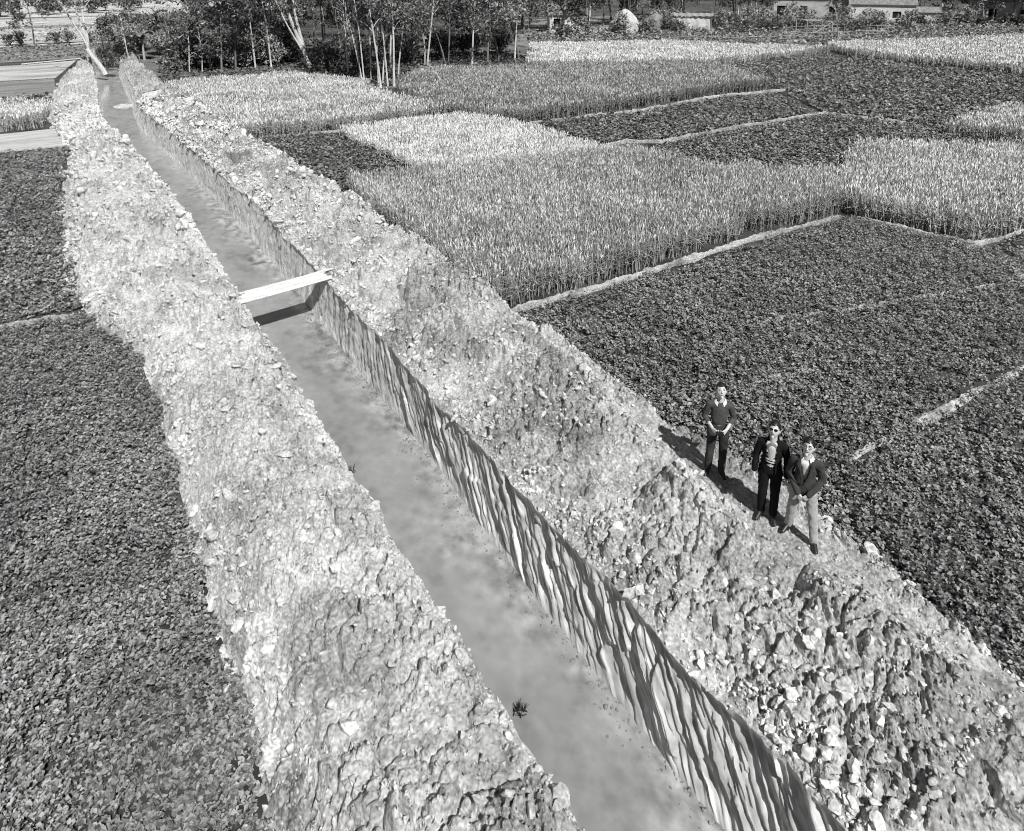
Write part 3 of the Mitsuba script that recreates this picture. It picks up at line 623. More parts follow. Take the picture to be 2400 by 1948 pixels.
def tree(name, label, x, y, h, r=2.0, low=2.5, stems=1, lean=(0, 0), bark='dark_bark', girth=0.12, n=2600, leaf=0.16, tone=1.0, clumps=16, seed=0, group=None, cat='tree', fork=None, spread=0.25):
    rr = np.random.default_rng(9000 + seed)
    (x, y), h, r, low = W(x, y), h * BIG, r * BIG, low * BIG
    t = thing(name, label, cat, group)
    tubes, tips = [], []
    for s in range(stems):
        a = rr.uniform(0, 6.28); e = spread * (0 if stems == 1 else rr.uniform(0.5, 1.2))
        bx, by = x + (0.25 * math.cos(a) if stems > 1 else 0), y + (0.25 * math.sin(a) if stems > 1 else 0)
        k = np.linspace(0, 1, 8)
        H = h * (1 if s == 0 else rr.uniform(0.7, 0.95))
        P = np.stack([bx + (lean[0] + e * math.cos(a)) * H * k ** 1.2 + 0.14 * np.sin(k * rr.uniform(3, 6) + s) * k, by + (lean[1] + e * math.sin(a)) * H * k ** 1.2 + 0.14 * np.cos(k * 4 + s * 2) * k, H * k - 0.1 * (1 - k)], 1)
        tubes.append(tube(P, girth * (1 if s == 0 else 0.75) * (1 - 0.8 * k) + 0.012 + 0.3 * girth * np.exp(-k * 22), 7))
        tips.append(P[-1])
        for q in range(5 if fork is None else fork):
            f0 = rr.uniform(max(0.3, low / H * 0.8), 0.92) if low < H * 0.9 else 0.8
            o = np.array([np.interp(f0, k, P[:, d]) for d in range(3)])
            ang = rr.uniform(0, 6.28); Lb = r * rr.uniform(0.5, 1.0)
            e2 = o + np.array([math.cos(ang) * Lb, math.sin(ang) * Lb, Lb * rr.uniform(0.3, 1.0)])
            kk = np.linspace(0, 1, 5)[:, None]
            B = o + (e2 - o) * kk + np.array([0, 0, 0.25 * Lb]) * (kk * (1 - kk)) * 2
            tubes.append(tube(B, girth * 0.35 * (1 - 0.75 * kk[:, 0]) + 0.008, 5)); tips.append(e2)
    part(t, 'trunk', ply(join(tubes), bark, smooth=True))
    tips = np.array(tips)
    c = tips[rr.integers(0, len(tips), clumps)] + rr.normal(0, 0.35 * r, (clumps, 3)) * np.array([1, 1, 0.8])
    c[:, 2] = np.clip(c[:, 2], low, None)
    cl = np.c_[c, r * rr.uniform(0.18, 0.45, clumps)]
    g, col = leaves(cl, n, leaf, 100 + seed, 0.5, tone)
    part(t, 'crown', ply(g, 'leaf', color=col))
    return t
def shrub(name, label, x, y, h, r, n=1300, leaf=0.16, tone=1.0, seed=0, group=None, cat='shrub'):
    rr = np.random.default_rng(7000 + seed)
    (x, y), h, r = W(x, y), h * BIG, r * BIG
    t = thing(name, label, cat, group)
    tubes = []
    cl = []
    for s in range(6):
        a = rr.uniform(0, 6.28); e = np.array([x + r * 0.7 * math.cos(a) * rr.random(), y + r * 0.7 * math.sin(a) * rr.random(), h * rr.uniform(0.6, 0.9)])
        k = np.linspace(0, 1, 5)[:, None]
        tubes.append(tube(np.array([x, y, -0.05]) * (1 - k) + e * k, 0.035 * (1 - 0.8 * k[:, 0]) + 0.008, 5))
        cl.append([*e, r * rr.uniform(0.35, 0.55)])
        cl.append([x + (e[0] - x) * 1.2, y + (e[1] - y) * 1.2, h * rr.uniform(0.25, 0.55), r * rr.uniform(0.35, 0.6)])
    part(t, 'stem', ply(join(tubes), 'dark_bark', smooth=True))
    g, col = leaves(np.array(cl), n, leaf, 300 + seed, 0.2, tone)
    part(t, 'foliage', ply(g, 'leaf', color=col))
def fan_plant(name, label, x, y, h, seed, cat, fronds=11, L=1.5, wide=0.34, tone=1.0, group=None):
    """A banana plant or young palm: a stem with long arching blades."""
    rr = np.random.default_rng(6000 + seed)
    (x, y), h, L = W(x, y), h * BIG, L * BIG
    t = thing(name, label, cat, group)
    k = np.linspace(0, 1, 6)
    part(t, 'stem', ply(tube(np.stack([x + 0 * k, y + 0.1 * k, h * k - 0.05], 1), 0.13 * (1 - 0.4 * k), 8), 'bamboo', smooth=True))
    V, F, C, at = [], [], [], 0
    for q in range(fronds):
        a = q * 2.4 + rr.uniform(-0.3, 0.3); up = rr.uniform(0.4, 1.5); Lq = L * rr.uniform(0.7, 1.1)
        s = np.linspace(0, 1, 8)
        P = np.stack([x + math.cos(a) * Lq * s * 0.8, y + 0.1 + math.sin(a) * Lq * s * 0.8, h + Lq * (up * s - (0.5 + 0.5 * up) * s ** 2)], 1)
        sd = np.array([-math.sin(a), math.cos(a), 0])
        ww = wide * np.sin(np.clip(s * 0.93 + 0.07, 0, 1) * np.pi) ** 0.6
        lift = np.array([0, 0, 1.0]) * (0.3 * ww)[:, None]
        v = np.stack([P - sd * ww[:, None] + lift, P, P + sd * ww[:, None] + lift], 1).reshape(-1, 3)
        V.append(v); F.append(grid_faces(8, 3) + at); at += 24
        C.append(np.full((24, 3), tone * 0.2 * rr.uniform(0.5, 1.5)))
    part(t, 'fronds', ply((np.vstack(V), np.vstack(F)), 'leaf', color=np.vstack(C)))

# the grove: near trees one can tell apart first
def forked(label, x, y, seed, limbs, girth, h_fork, lean, n, low, group=None):
    """A pale forked trunk: a butt, then limbs given as (dx, dy, top height, thickness)."""
    rr = np.random.default_rng(8000 + seed)
    (x, y), low = W(x, y), low * BIG
    limbs = [(dx * BIG, dy * BIG, hh * BIG, g) for dx, dy, hh, g in limbs]
    t = thing('pale_tree', label, 'tree', group)
    f = np.array([x + lean[0] * h_fork, y + lean[1] * h_fork, h_fork])
    k = np.linspace(0, 1, 6)[:, None]
    tubes = [tube(np.array([x, y, -0.1]) * (1 - k) + f * k + np.array([0.06, 0, 0]) * np.sin(k * 5), girth * (1.25 - 0.25 * k[:, 0]), 8)]
    tips = []
    for dx, dy, hh, g in limbs:
        e = f + np.array([dx, dy, hh - h_fork])
        k = np.linspace(0, 1, 9)[:, None]
        P = f * (1 - k) + e * k + np.array([0.12, 0.1, 0]) * np.sin(k * 7 + seed)
        tubes.append(tube(P, g * (1 - 0.75 * k[:, 0]) + 0.015, 7)); tips.append(e)
        for q in range(5):
            o = P[rr.integers(4, 9)]
            b = o + np.array([rr.normal(0, 1.0), rr.normal(0, 1.0), rr.uniform(0.2, 1.3)])
            tubes.append(tube(np.array([o, (o + b) / 2 + [0, 0, 0.1], b]), [0.045, 0.03, 0.012], 5)); tips.append(b)
    part(t, 'trunk', ply(join(tubes), 'pale_bark', smooth=True))
    tips = np.array(tips)
    c = tips[rr.integers(0, len(tips), 22)] + rr.normal(0, 0.5, (22, 3))
    c[:, 2] = np.clip(c[:, 2], low, None)
    g, col = leaves(np.c_[c, rr.uniform(0.35, 0.8, 22)], n, 0.15, 800 + seed, 0.6, 1.2)
    part(t, 'crown', ply(g, 'leaf', color=col))
forked('tall pale forked tree leaning over the left bank at the far end of the canal', 3.0, 70.5, 1, [(-0.55, 0.4, 7.5, 0.10), (-1.9, 0.8, 7.6, 0.08), (0.25, 1.0, 7.2, 0.085)], 0.17, 2.2, (-0.5, 0.1), 900, 5.3)
forked('big pale tree with two stout leaning limbs in the middle of the grove', 18.7, 66.2, 2, [(-2.2, 0.3, 8.5, 0.17), (-1.0, 0.6, 8.8, 0.15), (-3.0, 0.2, 7.5, 0.08)], 0.24, 0.9, (-0.3, 0), 2600, 4.2)
STEMS = [(19.6, 51.5, -0.13, 0.02, 0.075, 'white slender trunk leaning left at the front of the grove'),
         (20.7, 51.7, 0.03, 0.02, 0.085, 'straightest white trunk at the front edge of the grove'),
         (20.3, 51.9, -0.06, 0.06, 0.055, 'white trunk crossing behind the straightest one')]
for i, (x, y, lx, ly, g, lab) in enumerate(STEMS):
    tree('pale_tree', lab, x, y, 8.5 - 0.4 * i, 1.5, 4.6, 1, (lx, ly), 'pale_bark', g, 1300, 0.14, 1.3, 14, 20 + i, fork=6)
for i, (x, y, lx, ly, g) in enumerate(ltr([(19.4, 55.1, -0.1, 0, 0.06), (19.0, 53.6, -0.22, 0, 0.05), (20.3, 55.3, 0.0, 0, 0.055), (20.6, 53.7, 0.12, 0, 0.05), (22.4, 55.0, 0.14, 0, 0.055), (18.8, 52.7, -0.08, 0, 0.05), (20.0, 53.0, -0.02, 0, 0.05), (21.0, 54.4, 0.05, 0.03, 0.05), (19.5, 58.2, -0.05, 0, 0.07)])):
    tree('grove_tree', f'thin grey trunk in the clump at the grove front, {ORD[i]} from the left', x, y, 7.5 + 0.3 * (i % 4), 1.7, 4.2 - 0.3 * (i % 3), 1, (lx, ly), 'pale_bark', g, 1400, 0.15, 1.15, 13, 30 + i, group='thin trunks clumped at the front of the grove', fork=6)
for i, (x, y) in enumerate(ltr([(27.6, 61.3), (30.1, 61.8), (31.6, 60.0), (33.4, 60.4), (35.1, 60.9), (35.8, 59.6), (37.2, 60.6), (29.2, 68.0), (33.9, 70.3), (38.0, 70.7), (25.5, 63), (24, 60.5), (40.5, 72.5), (43, 77)])):
    tree('grove_tree', f'dense leafy tree in the right half of the grove, {ORD[i]} from the left', x, y, 7.5 + (i % 3), 2.5, 1.3 + 0.5 * (i % 3), 1 + i % 2, (0.05 * (-1) ** i, 0), 'pale_bark' if i % 3 == 0 else 'dark_bark', 0.09, 3300, 0.16, 1.0 + 0.35 * (i % 3), 26, 60 + i, group='dense trees in the right half of the grove')
for i, (x, y) in enumerate(ltr([(11.4, 66.4), (12.6, 66.7), (14.2, 66.5), (15.5, 66.4), (16.7, 67.8), (13.2, 74.6), (15.8, 73), (17.9, 74), (20.3, 70), (22.0, 66), (22.5, 73), (24.5, 72)])):
    tree('grove_tree', f'slim tree in the left half of the grove, {ORD[i]} from the left', x, y, 6.8 + (i % 4) * 0.6, 2.3, 1.2 + 0.5 * (i % 3), 1 + (i % 3 == 1), (0.06 * (-1) ** i, 0), 'pale_bark' if i % 2 else 'dark_bark', 0.07, 3000, 0.16, 1.0 + 0.3 * (i % 3), 22, 90 + i, group='slim trees in the left half of the grove')
BACK = [(13, 84), (17, 82), (20, 79), (23.5, 77), (26, 80), (28.5, 75), (30.5, 79), (33, 76), (35.5, 80), (37.5, 76), (40, 80), (42, 74.5), (44.5, 81), (46.5, 77), (48.5, 83), (15, 78.5), (21, 84), (31.5, 85), (39, 86), (50, 88)]
for i, (x, y) in enumerate(ltr(BACK)):
    tree('grove_tree', f'dark bushy tree at the back of the grove, {ORD[i]} from the left', x, y, 6.5 + (i % 4) * 0.8, 2.9, 0.3 + 0.2 * (i % 3), 1, (0.04 * (-1) ** i, 0), 'pale_bark' if i % 4 == 0 else 'dark_bark', 0.09, 3400, 0.21, 0.6 + 0.2 * (i % 3), 24, 400 + i, group='dark trees at the back of the grove')
tree('sapling', 'slender forked sapling on the right bank at the canal end', 5.3, 74.0, 5.5, 1.0, 2.6, 2, (0.02, 0), 'pale_bark', 0.05, 700, 0.15, 1.1, 10, 130, spread=0.12)
tree('sapling', 'tall white stem rising behind the shrubs on the left of the grove', 12.6, 79, 9, 1.6, 4.0, 1, (-0.08, 0), 'pale_bark', 0.12, 1500, 0.16, 1.2, 12, 131)
for i, (x, y) in enumerate([(8.9, 66.5), (9.8, 66.0), (7.6, 68.8)]):
    tree('sapling', ('thin young tree with a bare pale stem left of the grove', 'leafier young tree beside the first wheat plot corner', 'bushy young tree nearest the right bank end')[i], x, y, 3.8 - 0.3 * i, 1.0, 1.3, 1, (0.04, 0), 'pale_bark', 0.04, 900, 0.14, 1.1, 10, 140 + i)
SH = [(9.0, 68.5, 2.2, 1.4), (10.8, 68.3, 2.5, 1.5), (13.6, 68.2, 2.3, 1.5), (16.0, 69.0, 2.6, 1.5), (17.6, 70.5, 2.6, 1.4), (14.0, 72, 3.6, 1.7), (9.6, 73, 3.3, 1.6), (16.6, 74, 3.8, 1.8), (19.6, 74, 3.6, 1.8), (8.6, 83, 3.2, 1.6), (5.6, 86, 2.8, 1.5), (7.3, 88, 3.2, 1.6), (9.8, 84, 2.8, 1.7), (10.4, 77.5, 3.4, 1.5), (12.0, 74.5, 3.2, 1.5), (6.6, 80, 2.6, 1.4), (12.8, 70.0, 2.4, 1.3), (15.0, 70.6, 2.8, 1.4), (8.3, 74.5, 2.7, 1.4), (10.0, 70.0, 2.3, 1.2)]
for i, (x, y, h, r) in enumerate(ltr(SH)):
    shrub('shrub', f'leafy shrub in the thicket beside the canal end, {ORD[i]} from the left', x, y, h * 1.35, r * 1.3, 3000, 0.16, 1.1 + 0.4 * (i % 3), i, 'thicket shrubs left of the grove')
for i, (x, y) in enumerate(ltr([(19.5, 63.0), (21.4, 61.8), (23.5, 65.5), (18.0, 70.6), (27.5, 65.5), (31, 66), (36.0, 67), (25, 68.5), (29, 70), (33.5, 68.5), (38.5, 67), (22.3, 69), (40.5, 69.5), (20.6, 66.8)])):
    shrub('shrub', f'dark undergrowth shrub between the grove trunks, {ORD[i]} from the left', x, y, 2.2, 1.7, 1500, 0.17, 0.6, 20 + i, 'undergrowth shrubs in the grove')
fan_plant('banana_plant', 'banana plant with broad arching blades near the canal end', 6.9, 79.0, 1.8, 1, 'banana plant', 11, 1.6, 0.3, 1.2)
fan_plant('banana_plant', 'banana plant standing in the thicket left of the grove', 9.6, 78.6, 2.0, 2, 'banana plant', 12, 1.8, 0.32, 1.3)
fan_plant('banana_plant', 'smaller banana plant between two thicket shrubs', 11.1, 80.5, 2.2, 3, 'banana plant', 11, 1.6, 0.3, 1.2)
shrub('shrub', 'low dark bush at the foot of the leaning pale tree', 3.2, 72.3, 1.5, 0.8, 700, 0.14, 0.6, 40)
shrub('shrub', 'dark bush closing off the canal end', 4.6, 78.5, 1.8, 1.4, 900, 0.15, 0.6, 41)
tree('field_tree', 'small sparse tree beside the white dirt road', -1.9, 98.6, 5.0, 1.7, 1.6, 1, (0, 0), 'dark_bark', 0.08, 700, 0.2, 1.2, 12, 150)
for i, (x, y) in enumerate([(-4.2, 101.6), (-3.2, 101.4), (0.2, 101.2), (1.4, 101.8), (3.4, 101)]):
    shrub('shrub', f'low bush along the white dirt road, {ORD[i]} from the left', x, y, 1.2 + 0.3 * (i % 2), 0.8, 350, 0.18, 1.0, 45 + i, 'bushes along the white dirt road')
for i in range(14):
    x = -14 + 2.4 * i + (i % 3) * 0.5; y = 163 + (i * 37 % 11) + 2.2 * max(0, i - 8)
    shrub('hedge_tree', f'round dark tree in the far top left line, {ORD[i]} from the left', x, y, 3.6 + (i % 3) * 0.7, 2.2, 700, 0.36, 0.7 + 0.2 * (i % 2), 60 + i, 'far line of trees at the top left', 'tree')
# ------------------------------------------------------------------ the village behind the fields
def gabled(key, cx, cy, L, Dp, hw, hr, ang, wall, roof, openings, label, over=0.22):
    """A low house: walls with recessed openings on the long side facing the fields (local -y), a gable roof. openings: (kind, x, z, w, h)."""
    t = thing(key, label, 'house')
    cx, cy = W(cx, cy)
    M = T().translate([cx, cy, 0]).rotate([0, 0, 1], ang).scale(BIG)
    holes = [shapely.box(x - w / 2, z, x + w / 2, z + h) for _, x, z, w, h in openings]
    front = shapely.box(-L / 2, -0.1, L / 2, hw)
    for q in holes: front = front.difference(q)
    fm = trimesh.creation.extrude_polygon(front, 0.22, engine='earcut')
    v = np.array(fm.vertices); fv = np.c_[v[:, 0], -Dp / 2 + v[:, 2], v[:, 1]]
    parts_ = [(fv, np.array(fm.faces)[:, ::-1]), box(-L / 2, L / 2, Dp / 2 - 0.22, Dp / 2, -0.1, hw), box(-L / 2, -L / 2 + 0.22, -Dp / 2 + 0.22, Dp / 2 - 0.22, -0.1, hw), box(L / 2 - 0.22, L / 2, -Dp / 2 + 0.22, Dp / 2 - 0.22, -0.1, hw)]
    part(t, 'wall', {**ply(join(parts_), wall), 'to_world': M})
    for kind, x, z, w, h in openings:
        part(t, kind, {**ply(join([box(x - w / 2, x + w / 2, -Dp / 2 + 0.14, -Dp / 2 + 0.17, z, z + h)]), 'dark_opening'), 'to_world': M})
    e = L / 2 + over; d = Dp / 2 + over
    zz = hw - over * hr / (Dp / 2)
    rv = np.array([[-e, -d, zz], [e, -d, zz], [e, 0, hw + hr], [-e, 0, hw + hr], [-e, d, zz], [e, d, zz]])
    up = rv + [0, 0, 0.08]
    V = np.vstack([rv, up])
    f = [[0, 2, 1], [0, 3, 2], [3, 5, 2], [3, 4, 5], [6, 7, 8], [6, 8, 9], [9, 8, 11], [9, 11, 10], [0, 1, 7], [0, 7, 6], [4, 11, 5], [4, 10, 11]]
    for s in (-1, 1):
        pass
    g1 = np.array([[-L / 2 + .02, -Dp / 2, hw], [-L / 2 + .02, Dp / 2, hw], [-L / 2 + .02, 0, hw + hr - .05], [L / 2 - .02, -Dp / 2, hw], [L / 2 - .02, Dp / 2, hw], [L / 2 - .02, 0, hw + hr - .05]])
    part(t, 'gable', {**ply((g1[:3], np.array([[0, 2, 1]])), wall), 'to_world': M}); part(t, 'gable', {**ply((g1[3:], np.array([[0, 1, 2]])), wall), 'to_world': M})
    part(t, 'roof', {**ply((V, np.array(f)), roof), 'to_world': M})
gabled('village_house', 109.6, 86.5, 11.0, 5.0, 3.3, 1.3, -52, 'mud_plaster', 'tin_roof', [('window', -1.2, 1.0, 1.0, 1.1), ('window', 2.9, 1.0, 1.1, 1.1), ('doorway', -4.3, 0, 1.4, 2.1)], 'long grey house with two black windows in the village')
gabled('village_house', 112.6, 75.9, 8.5, 4.4, 2.7, 1.0, -52, 'white_plaster', 'thatch', [('window', 1.9, 0.8, 1.1, 0.9), ('window', -2.2, 0.9, 0.7, 0.7)], 'whitewashed house with a dark roof right of the grey house')
gabled('village_house', 116.5, 70.2, 5.0, 3.2, 1.7, 0.6, -52, 'white_plaster', 'thatch', [('doorway', -1.5, 0, 0.8, 1.2)], 'low white outhouse at the end of the whitewashed house')
gabled('village_house', 134.5, 68.0, 10.0, 4.5, 2.9, 1.3, -55, 'white_plaster', 'thatch', [('doorway', -2.4, 0, 1.0, 1.8), ('window', 1.4, 0.9, 0.9, 0.8)], 'bright white house half hidden behind trees at the upper right')
gabled('village_house', 59.8, 86.3, 4.2, 3.4, 2.3, 1.2, -30, 'white_plaster', 'thatch', [('doorway', 1.2, 0, 1.0, 1.7), ('window', -1.2, 1.0, 0.8, 0.7)], 'small white house beside the grove with a dark overhanging roof')
def heap(name, label, x, y, h, r, key, seed):
    (x, y), h, r = W(x, y), h * BIG, r * BIG
    th, k = np.linspace(0, 2 * np.pi, 41), np.linspace(0, 1, 20)
    P = r * (1 - k ** 2.2) ** 0.75
    X = x + P[:, None] * np.cos(th)[None]; Y = y + P[:, None] * np.sin(th)[None]; Z = h * k[:, None] + 0 * X
    w = 1 + 0.5 * (f2(X * 1.0 + Z, Y, 1.8, seed) - 0.5)
    solo(name, ply((np.stack([x + (X - x) * w, y + (Y - y) * w, Z], -1).reshape(-1, 3), grid_faces(20, 41)), key, smooth=True), label, 'haystack')
scene['straw_heap'] = two(rough(proc(bark_col(0.34, 0.62))))
heap('haystack', 'bright conical haystack at the edge of the village', 64.5, 79.5, 3.0, 1.9, 'straw_heap', 1)
heap('haystack', 'darker thatched heap right of the bright haystack', 69.0, 78.6, 2.4, 1.8, 'thatch', 2)
heap('haystack', 'small pale straw heap by the grove', 57.5, 81.5, 1.6, 1.6, 'straw_heap', 3)
tp = thing('shed', 'bright white sheeted shed right of the haystacks', 'shed')
sx, sy, sa = 74.8, 78.0, -46
Ms = T().translate([*W(sx, sy), 0]).rotate([0, 0, 1], sa).scale(BIG)
u, w = np.meshgrid(np.linspace(-2.4, 2.4, 25), np.linspace(0, 1, 12), indexing='ij')
yy = -1.2 + 0.12 * np.sin(u * 4.5) * (1 - w) + 0.05 * np.sin(u * 11 + w * 3); zz = 0.1 + 1.75 * w + 0.1 * np.sin(u * 1.3)
part(tp, 'sheet', {**ply((np.stack([u, yy, zz], -1).reshape(-1, 3), grid_faces(25, 12)), 'white_plaster', smooth=True), 'to_world': Ms})
u2, w2 = np.meshgrid(np.linspace(-2.6, 2.6, 25), np.linspace(-1.4, 1.4, 8), indexing='ij')
part(tp, 'roof', {**ply((np.stack([u2, w2, 1.98 + 0.22 * (w2 + 1.4) / 2.8 + 0.05 * np.sin(u2 * 8)], -1).reshape(-1, 3), grid_faces(25, 8)), 'thatch'), 'to_world': Ms})
for px_ in (-2.4, 2.4):
    for py_ in (-1.32, 1.1):
        part(tp, 'post', {**ply(tube(np.array([[px_, py_, -0.05], [px_, py_, 2.0]]), 0.05, 6), 'dark_bark'), 'to_world': Ms})
# bamboo fences and a trellis before the village
def fence(pts, h, label, rails=(0.35, 0.8, 1.2)):
    t = thing('bamboo_fence', label, 'fence')
    L = shapely.LineString(Wp(pts)); n = max(3, int(L.length / 1.5)); r = np.random.default_rng(int(L.length * 100))
    P = np.array([L.interpolate(s, normalized=True).coords[0] for s in np.linspace(0, 1, n)])
    for p in P:
        hh = h * r.uniform(0.85, 1.25)
        part(t, 'post', ply(tube(np.array([[p[0], p[1], -0.05], [p[0] + r.normal(0, .05), p[1] + r.normal(0, .05), hh]]), 0.04, 5), 'bamboo'))
    for z in rails:
        if z > h: continue
        zz = z + r.normal(0, 0.05, n)
        part(t, 'rail', ply(tube(np.c_[P + r.normal(0, 0.05, (n, 2)), zz], 0.033, 5), 'bamboo'))
fence([(62.0, 66.0), (66.8, 62.4), (71.9, 60.2)], 1.1, 'low bamboo fence behind the left part of the bright far wheat')
fence([(71.9, 60.2), (76.6, 58.6), (81.0, 57.3), (86, 56.4)], 1.5, 'bamboo fence of crossed rails before the village houses')
fence([(79.5, 66.0), (87.6, 65.2), (94, 61)], 1.4, 'broken bamboo fence nearer the whitewashed house')
tr = thing('trellis', 'bamboo trellis frame with a pale pole standing before the grey house', 'trellis')
for a, b in [((79, 62.5, 0), (79, 62.5, 2.4)), ((82, 61.2, 0), (82, 61.2, 2.2)), ((80.3, 65.2, 0), (80.3, 65.2, 2.3)), ((83.4, 63.8, 0), (83.4, 63.8, 2.2))]:
    part(tr, 'post', ply(tube(np.array([[*W(*a[:2]), a[2]], [*W(*b[:2]), b[2]]], float), 0.06, 6), 'bamboo'))
for a, b in [((78.7, 62.6, 2.3), (82.4, 61.0, 2.15)), ((80, 65.4, 2.25), (83.7, 63.6, 2.15)), ((79, 62.3, 2.35), (80.3, 65.5, 2.3)), ((82, 61.0, 2.2), (83.5, 64.0, 2.2)), ((79, 62.5, 0.1), (82, 61.2, 2.1))]:
    part(tr, 'beam', ply(tube(np.array([[*W(*a[:2]), a[2]], [*W(*b[:2]), b[2]]], float), 0.045, 6), 'bamboo'))
tree('bare_tree', 'slim bare tree standing alone between the two far wheat plots', 74.2, 54.0, 4.2, 1.3, 2.2, 2, (0.03, 0), 'pale_bark', 0.06, 260, 0.14, 1.6, 10, 160, spread=0.2)
BELT = [(120, 63.5), (124.5, 62), (132.5, 62.8), (137, 64.5), (141, 67.5), (126, 65.8), (129.5, 64.2), (122.5, 67.8), (118.5, 72.5), (58.4, 84.6), (61.6, 83.5), (53, 86), (57.0, 91.5), (63, 94), (118, 82), (124, 77), (129, 62.5), (121.5, 66.0), (127, 78), (132, 77), (112, 92), (105, 92), (66.6, 92), (70.6, 92.1), (75, 93), (78.8, 93.1), (84.9, 95.7), (84.5, 89.6), (88, 86), (92, 89), (97.5, 88.2), (101, 94), (106, 97), (121, 97), (122, 88), (125, 82), (140, 76), (138.6, 64), (148, 70), (68, 99), (88, 100), (62, 88), (73.5, 89.5), (81, 88), (94, 93), (104, 98), (117, 92), (145, 66), (142, 71), (113, 82), (110, 103), (96, 103), (80, 102), (60, 98), (52, 93)]
for i, (x, y) in enumerate(ltr(BELT)):
    tree('village_tree', f'dense dark tree in the belt around the village, {ORD[i]} from the left', x, y, 6.5 + (i % 4), 3.2, 0.4 + 0.5 * (i % 3), 1 + i % 2, (0.04 * (-1) ** i, 0), 'dark_bark' if i % 3 else 'pale_bark', 0.13, 2600, 0.27, 0.6 + 0.35 * (i % 3), 28, 200 + i, group='tree belt around the village')
VS = [(62.3, 77.2), (66.2, 77.0), (69.2, 75.8), (58.0, 80.5), (104, 70.5), (108.5, 66.3), (112.5, 65.5), (116, 64.5), (101.5, 74), (71.5, 80.5), (76, 83), (80, 80), (84, 76), (88, 78), (92, 74), (96, 71), (86, 69), (90, 66.5), (95, 64.5), (100, 63), (114, 61.5), (78, 72), (83, 71), (54.5, 79), (70, 75.5), (79, 77), (82, 73), (85.5, 72.5), (89.5, 71), (93.5, 68), (97.5, 67), (90, 63.5), (87, 81), (91, 80), (95, 79), (78, 86), (73, 86)]
for i, (x, y) in enumerate(ltr(VS)):
    shrub('garden_shrub', f'rough garden shrub before the village, {ORD[i]} from the left', x, y, 1.4 + 0.6 * (i % 3), 1.8, 900, 0.22, 0.7 + 0.5 * (i % 3), 100 + i, 'garden shrubs before the village')
for i, (x, y) in enumerate([(121, 60), (124, 59), (127, 60), (130.5, 59), (134, 58), (138, 57)]):
    shrub('hedge_shrub', f'dark hedge bush at the upper right, {ORD[i]} from the left', x, y, 1.3, 1.9, 1300, 0.22, 0.35, 140 + i, 'dark hedge at the upper right')
# ------------------------------------------------------------------ the three men
SPH = {}
def ball(p, r, sq=(1, 1, 1)):
    return m3.Manifold.sphere(1.0, 20).scale([r * sq[0], r * sq[1], r * sq[2]]).translate([float(a) for a in p])
def bone(p, q, r1, r2, sq=(1, 1, 1)):
    return m3.Manifold.batch_hull([ball(p, r1, sq), ball(q, r2, sq)])
def chain(pts, rad, sq=(1, 1, 1)):
    return [bone(pts[i], pts[i + 1], rad[i], rad[i + 1], sq) for i in range(len(pts) - 1)]
def solid(parts, length=0.02, it=8, wrinkle=0.0, seed=0):
    m = m3.Manifold.batch_boolean(parts, m3.OpType.Add).refine_to_length(length)
    d = m.to_mesh()
    t = trimesh.Trimesh(np.array(d.vert_properties)[:, :3], np.array(d.tri_verts), process=True)
    trimesh.smoothing.filter_taubin(t, 0.5, 0.53, it)
    v = np.array(t.vertices)
    if wrinkle:
        n = np.array(t.vertex_normals)
        w = vfbm(np.stack([v[:, 0] * 9, v[:, 1] * 9, v[:, 2] * 22 + 14 * np.abs(v[:, 0])], -1), 3, seed) - 0.5
        v = v + n * (wrinkle * w)[:, None]
    return v, np.array(t.faces)
def hand(wrist, direction, palm_n, curl, side, thumb_to):
    """Palm and five separate curled fingers. direction: from the wrist to the knuckles; palm_n: out of the palm."""
    d = unit(np.array(direction, float)); n = unit(np.array(palm_n, float) - d * np.dot(palm_n, d)); s = np.cross(d, n) * side
    w = np.array(wrist, float)
    out = [m3.Manifold.batch_hull([ball(w, 0.024), ball(w + d * 0.085 + s * 0.03, 0.015), ball(w + d * 0.08 - s * 0.03, 0.014), ball(w + d * 0.05 + s * 0.028, 0.016)])]
    for k, (off, L) in enumerate(((0.031, 0.068), (0.011, 0.078), (-0.010, 0.072), (-0.030, 0.056))):
        p = w + d * 0.085 + s * off
        a = curl * (0.8 + 0.1 * k)
        pts, ang = [p], 0
        for seg in (0.45, 0.32, 0.23):
            ang += a
            pts.append(pts[-1] + (d * math.cos(ang) + n * math.sin(ang)) * L * seg)
        out += chain(pts, [0.0095, 0.009, 0.0083, 0.0072])
    b = w + d * 0.03 + s * 0.026
    t1 = b + (d * 0.5 + s * 0.75 + n * 0.4) * 0.036
    out += chain([b, t1, t1 + (d * 0.85 + n * 0.45) * 0.034], [0.013, 0.011, 0.0085])
    return out
def head_parts(tilt, turn):
    c = np.array([0, -0.025, 1.59])
    m = trimesh.creation.icosphere(3, 1.0); v = np.array(m.vertices)
    jaw = np.clip(-v[:, 2], 0, 1)
    v[:, 0] *= 0.077 * (1 - 0.30 * jaw ** 1.6); v[:, 1] = v[:, 1] * 0.098 - 0.012 * jaw; v[:, 2] *= 0.118
    R = (trimesh.transformations.rotation_matrix(turn, [0, 0, 1]) @ trimesh.transformations.rotation_matrix(-tilt, [1, 0, 0]))[:3, :3]
    piv = np.array([0, 0.0, 1.50])
    def place(p): return (np.asarray(p, float) * 1.07 + c - piv) @ R.T + piv
    return m, v, place
def face_y(x, z):
    return -0.098 * math.sqrt(max(0.05, 1 - (x / 0.077) ** 2 - (z / 0.118) ** 2)) - 0.012 * max(0, -z / 0.118)
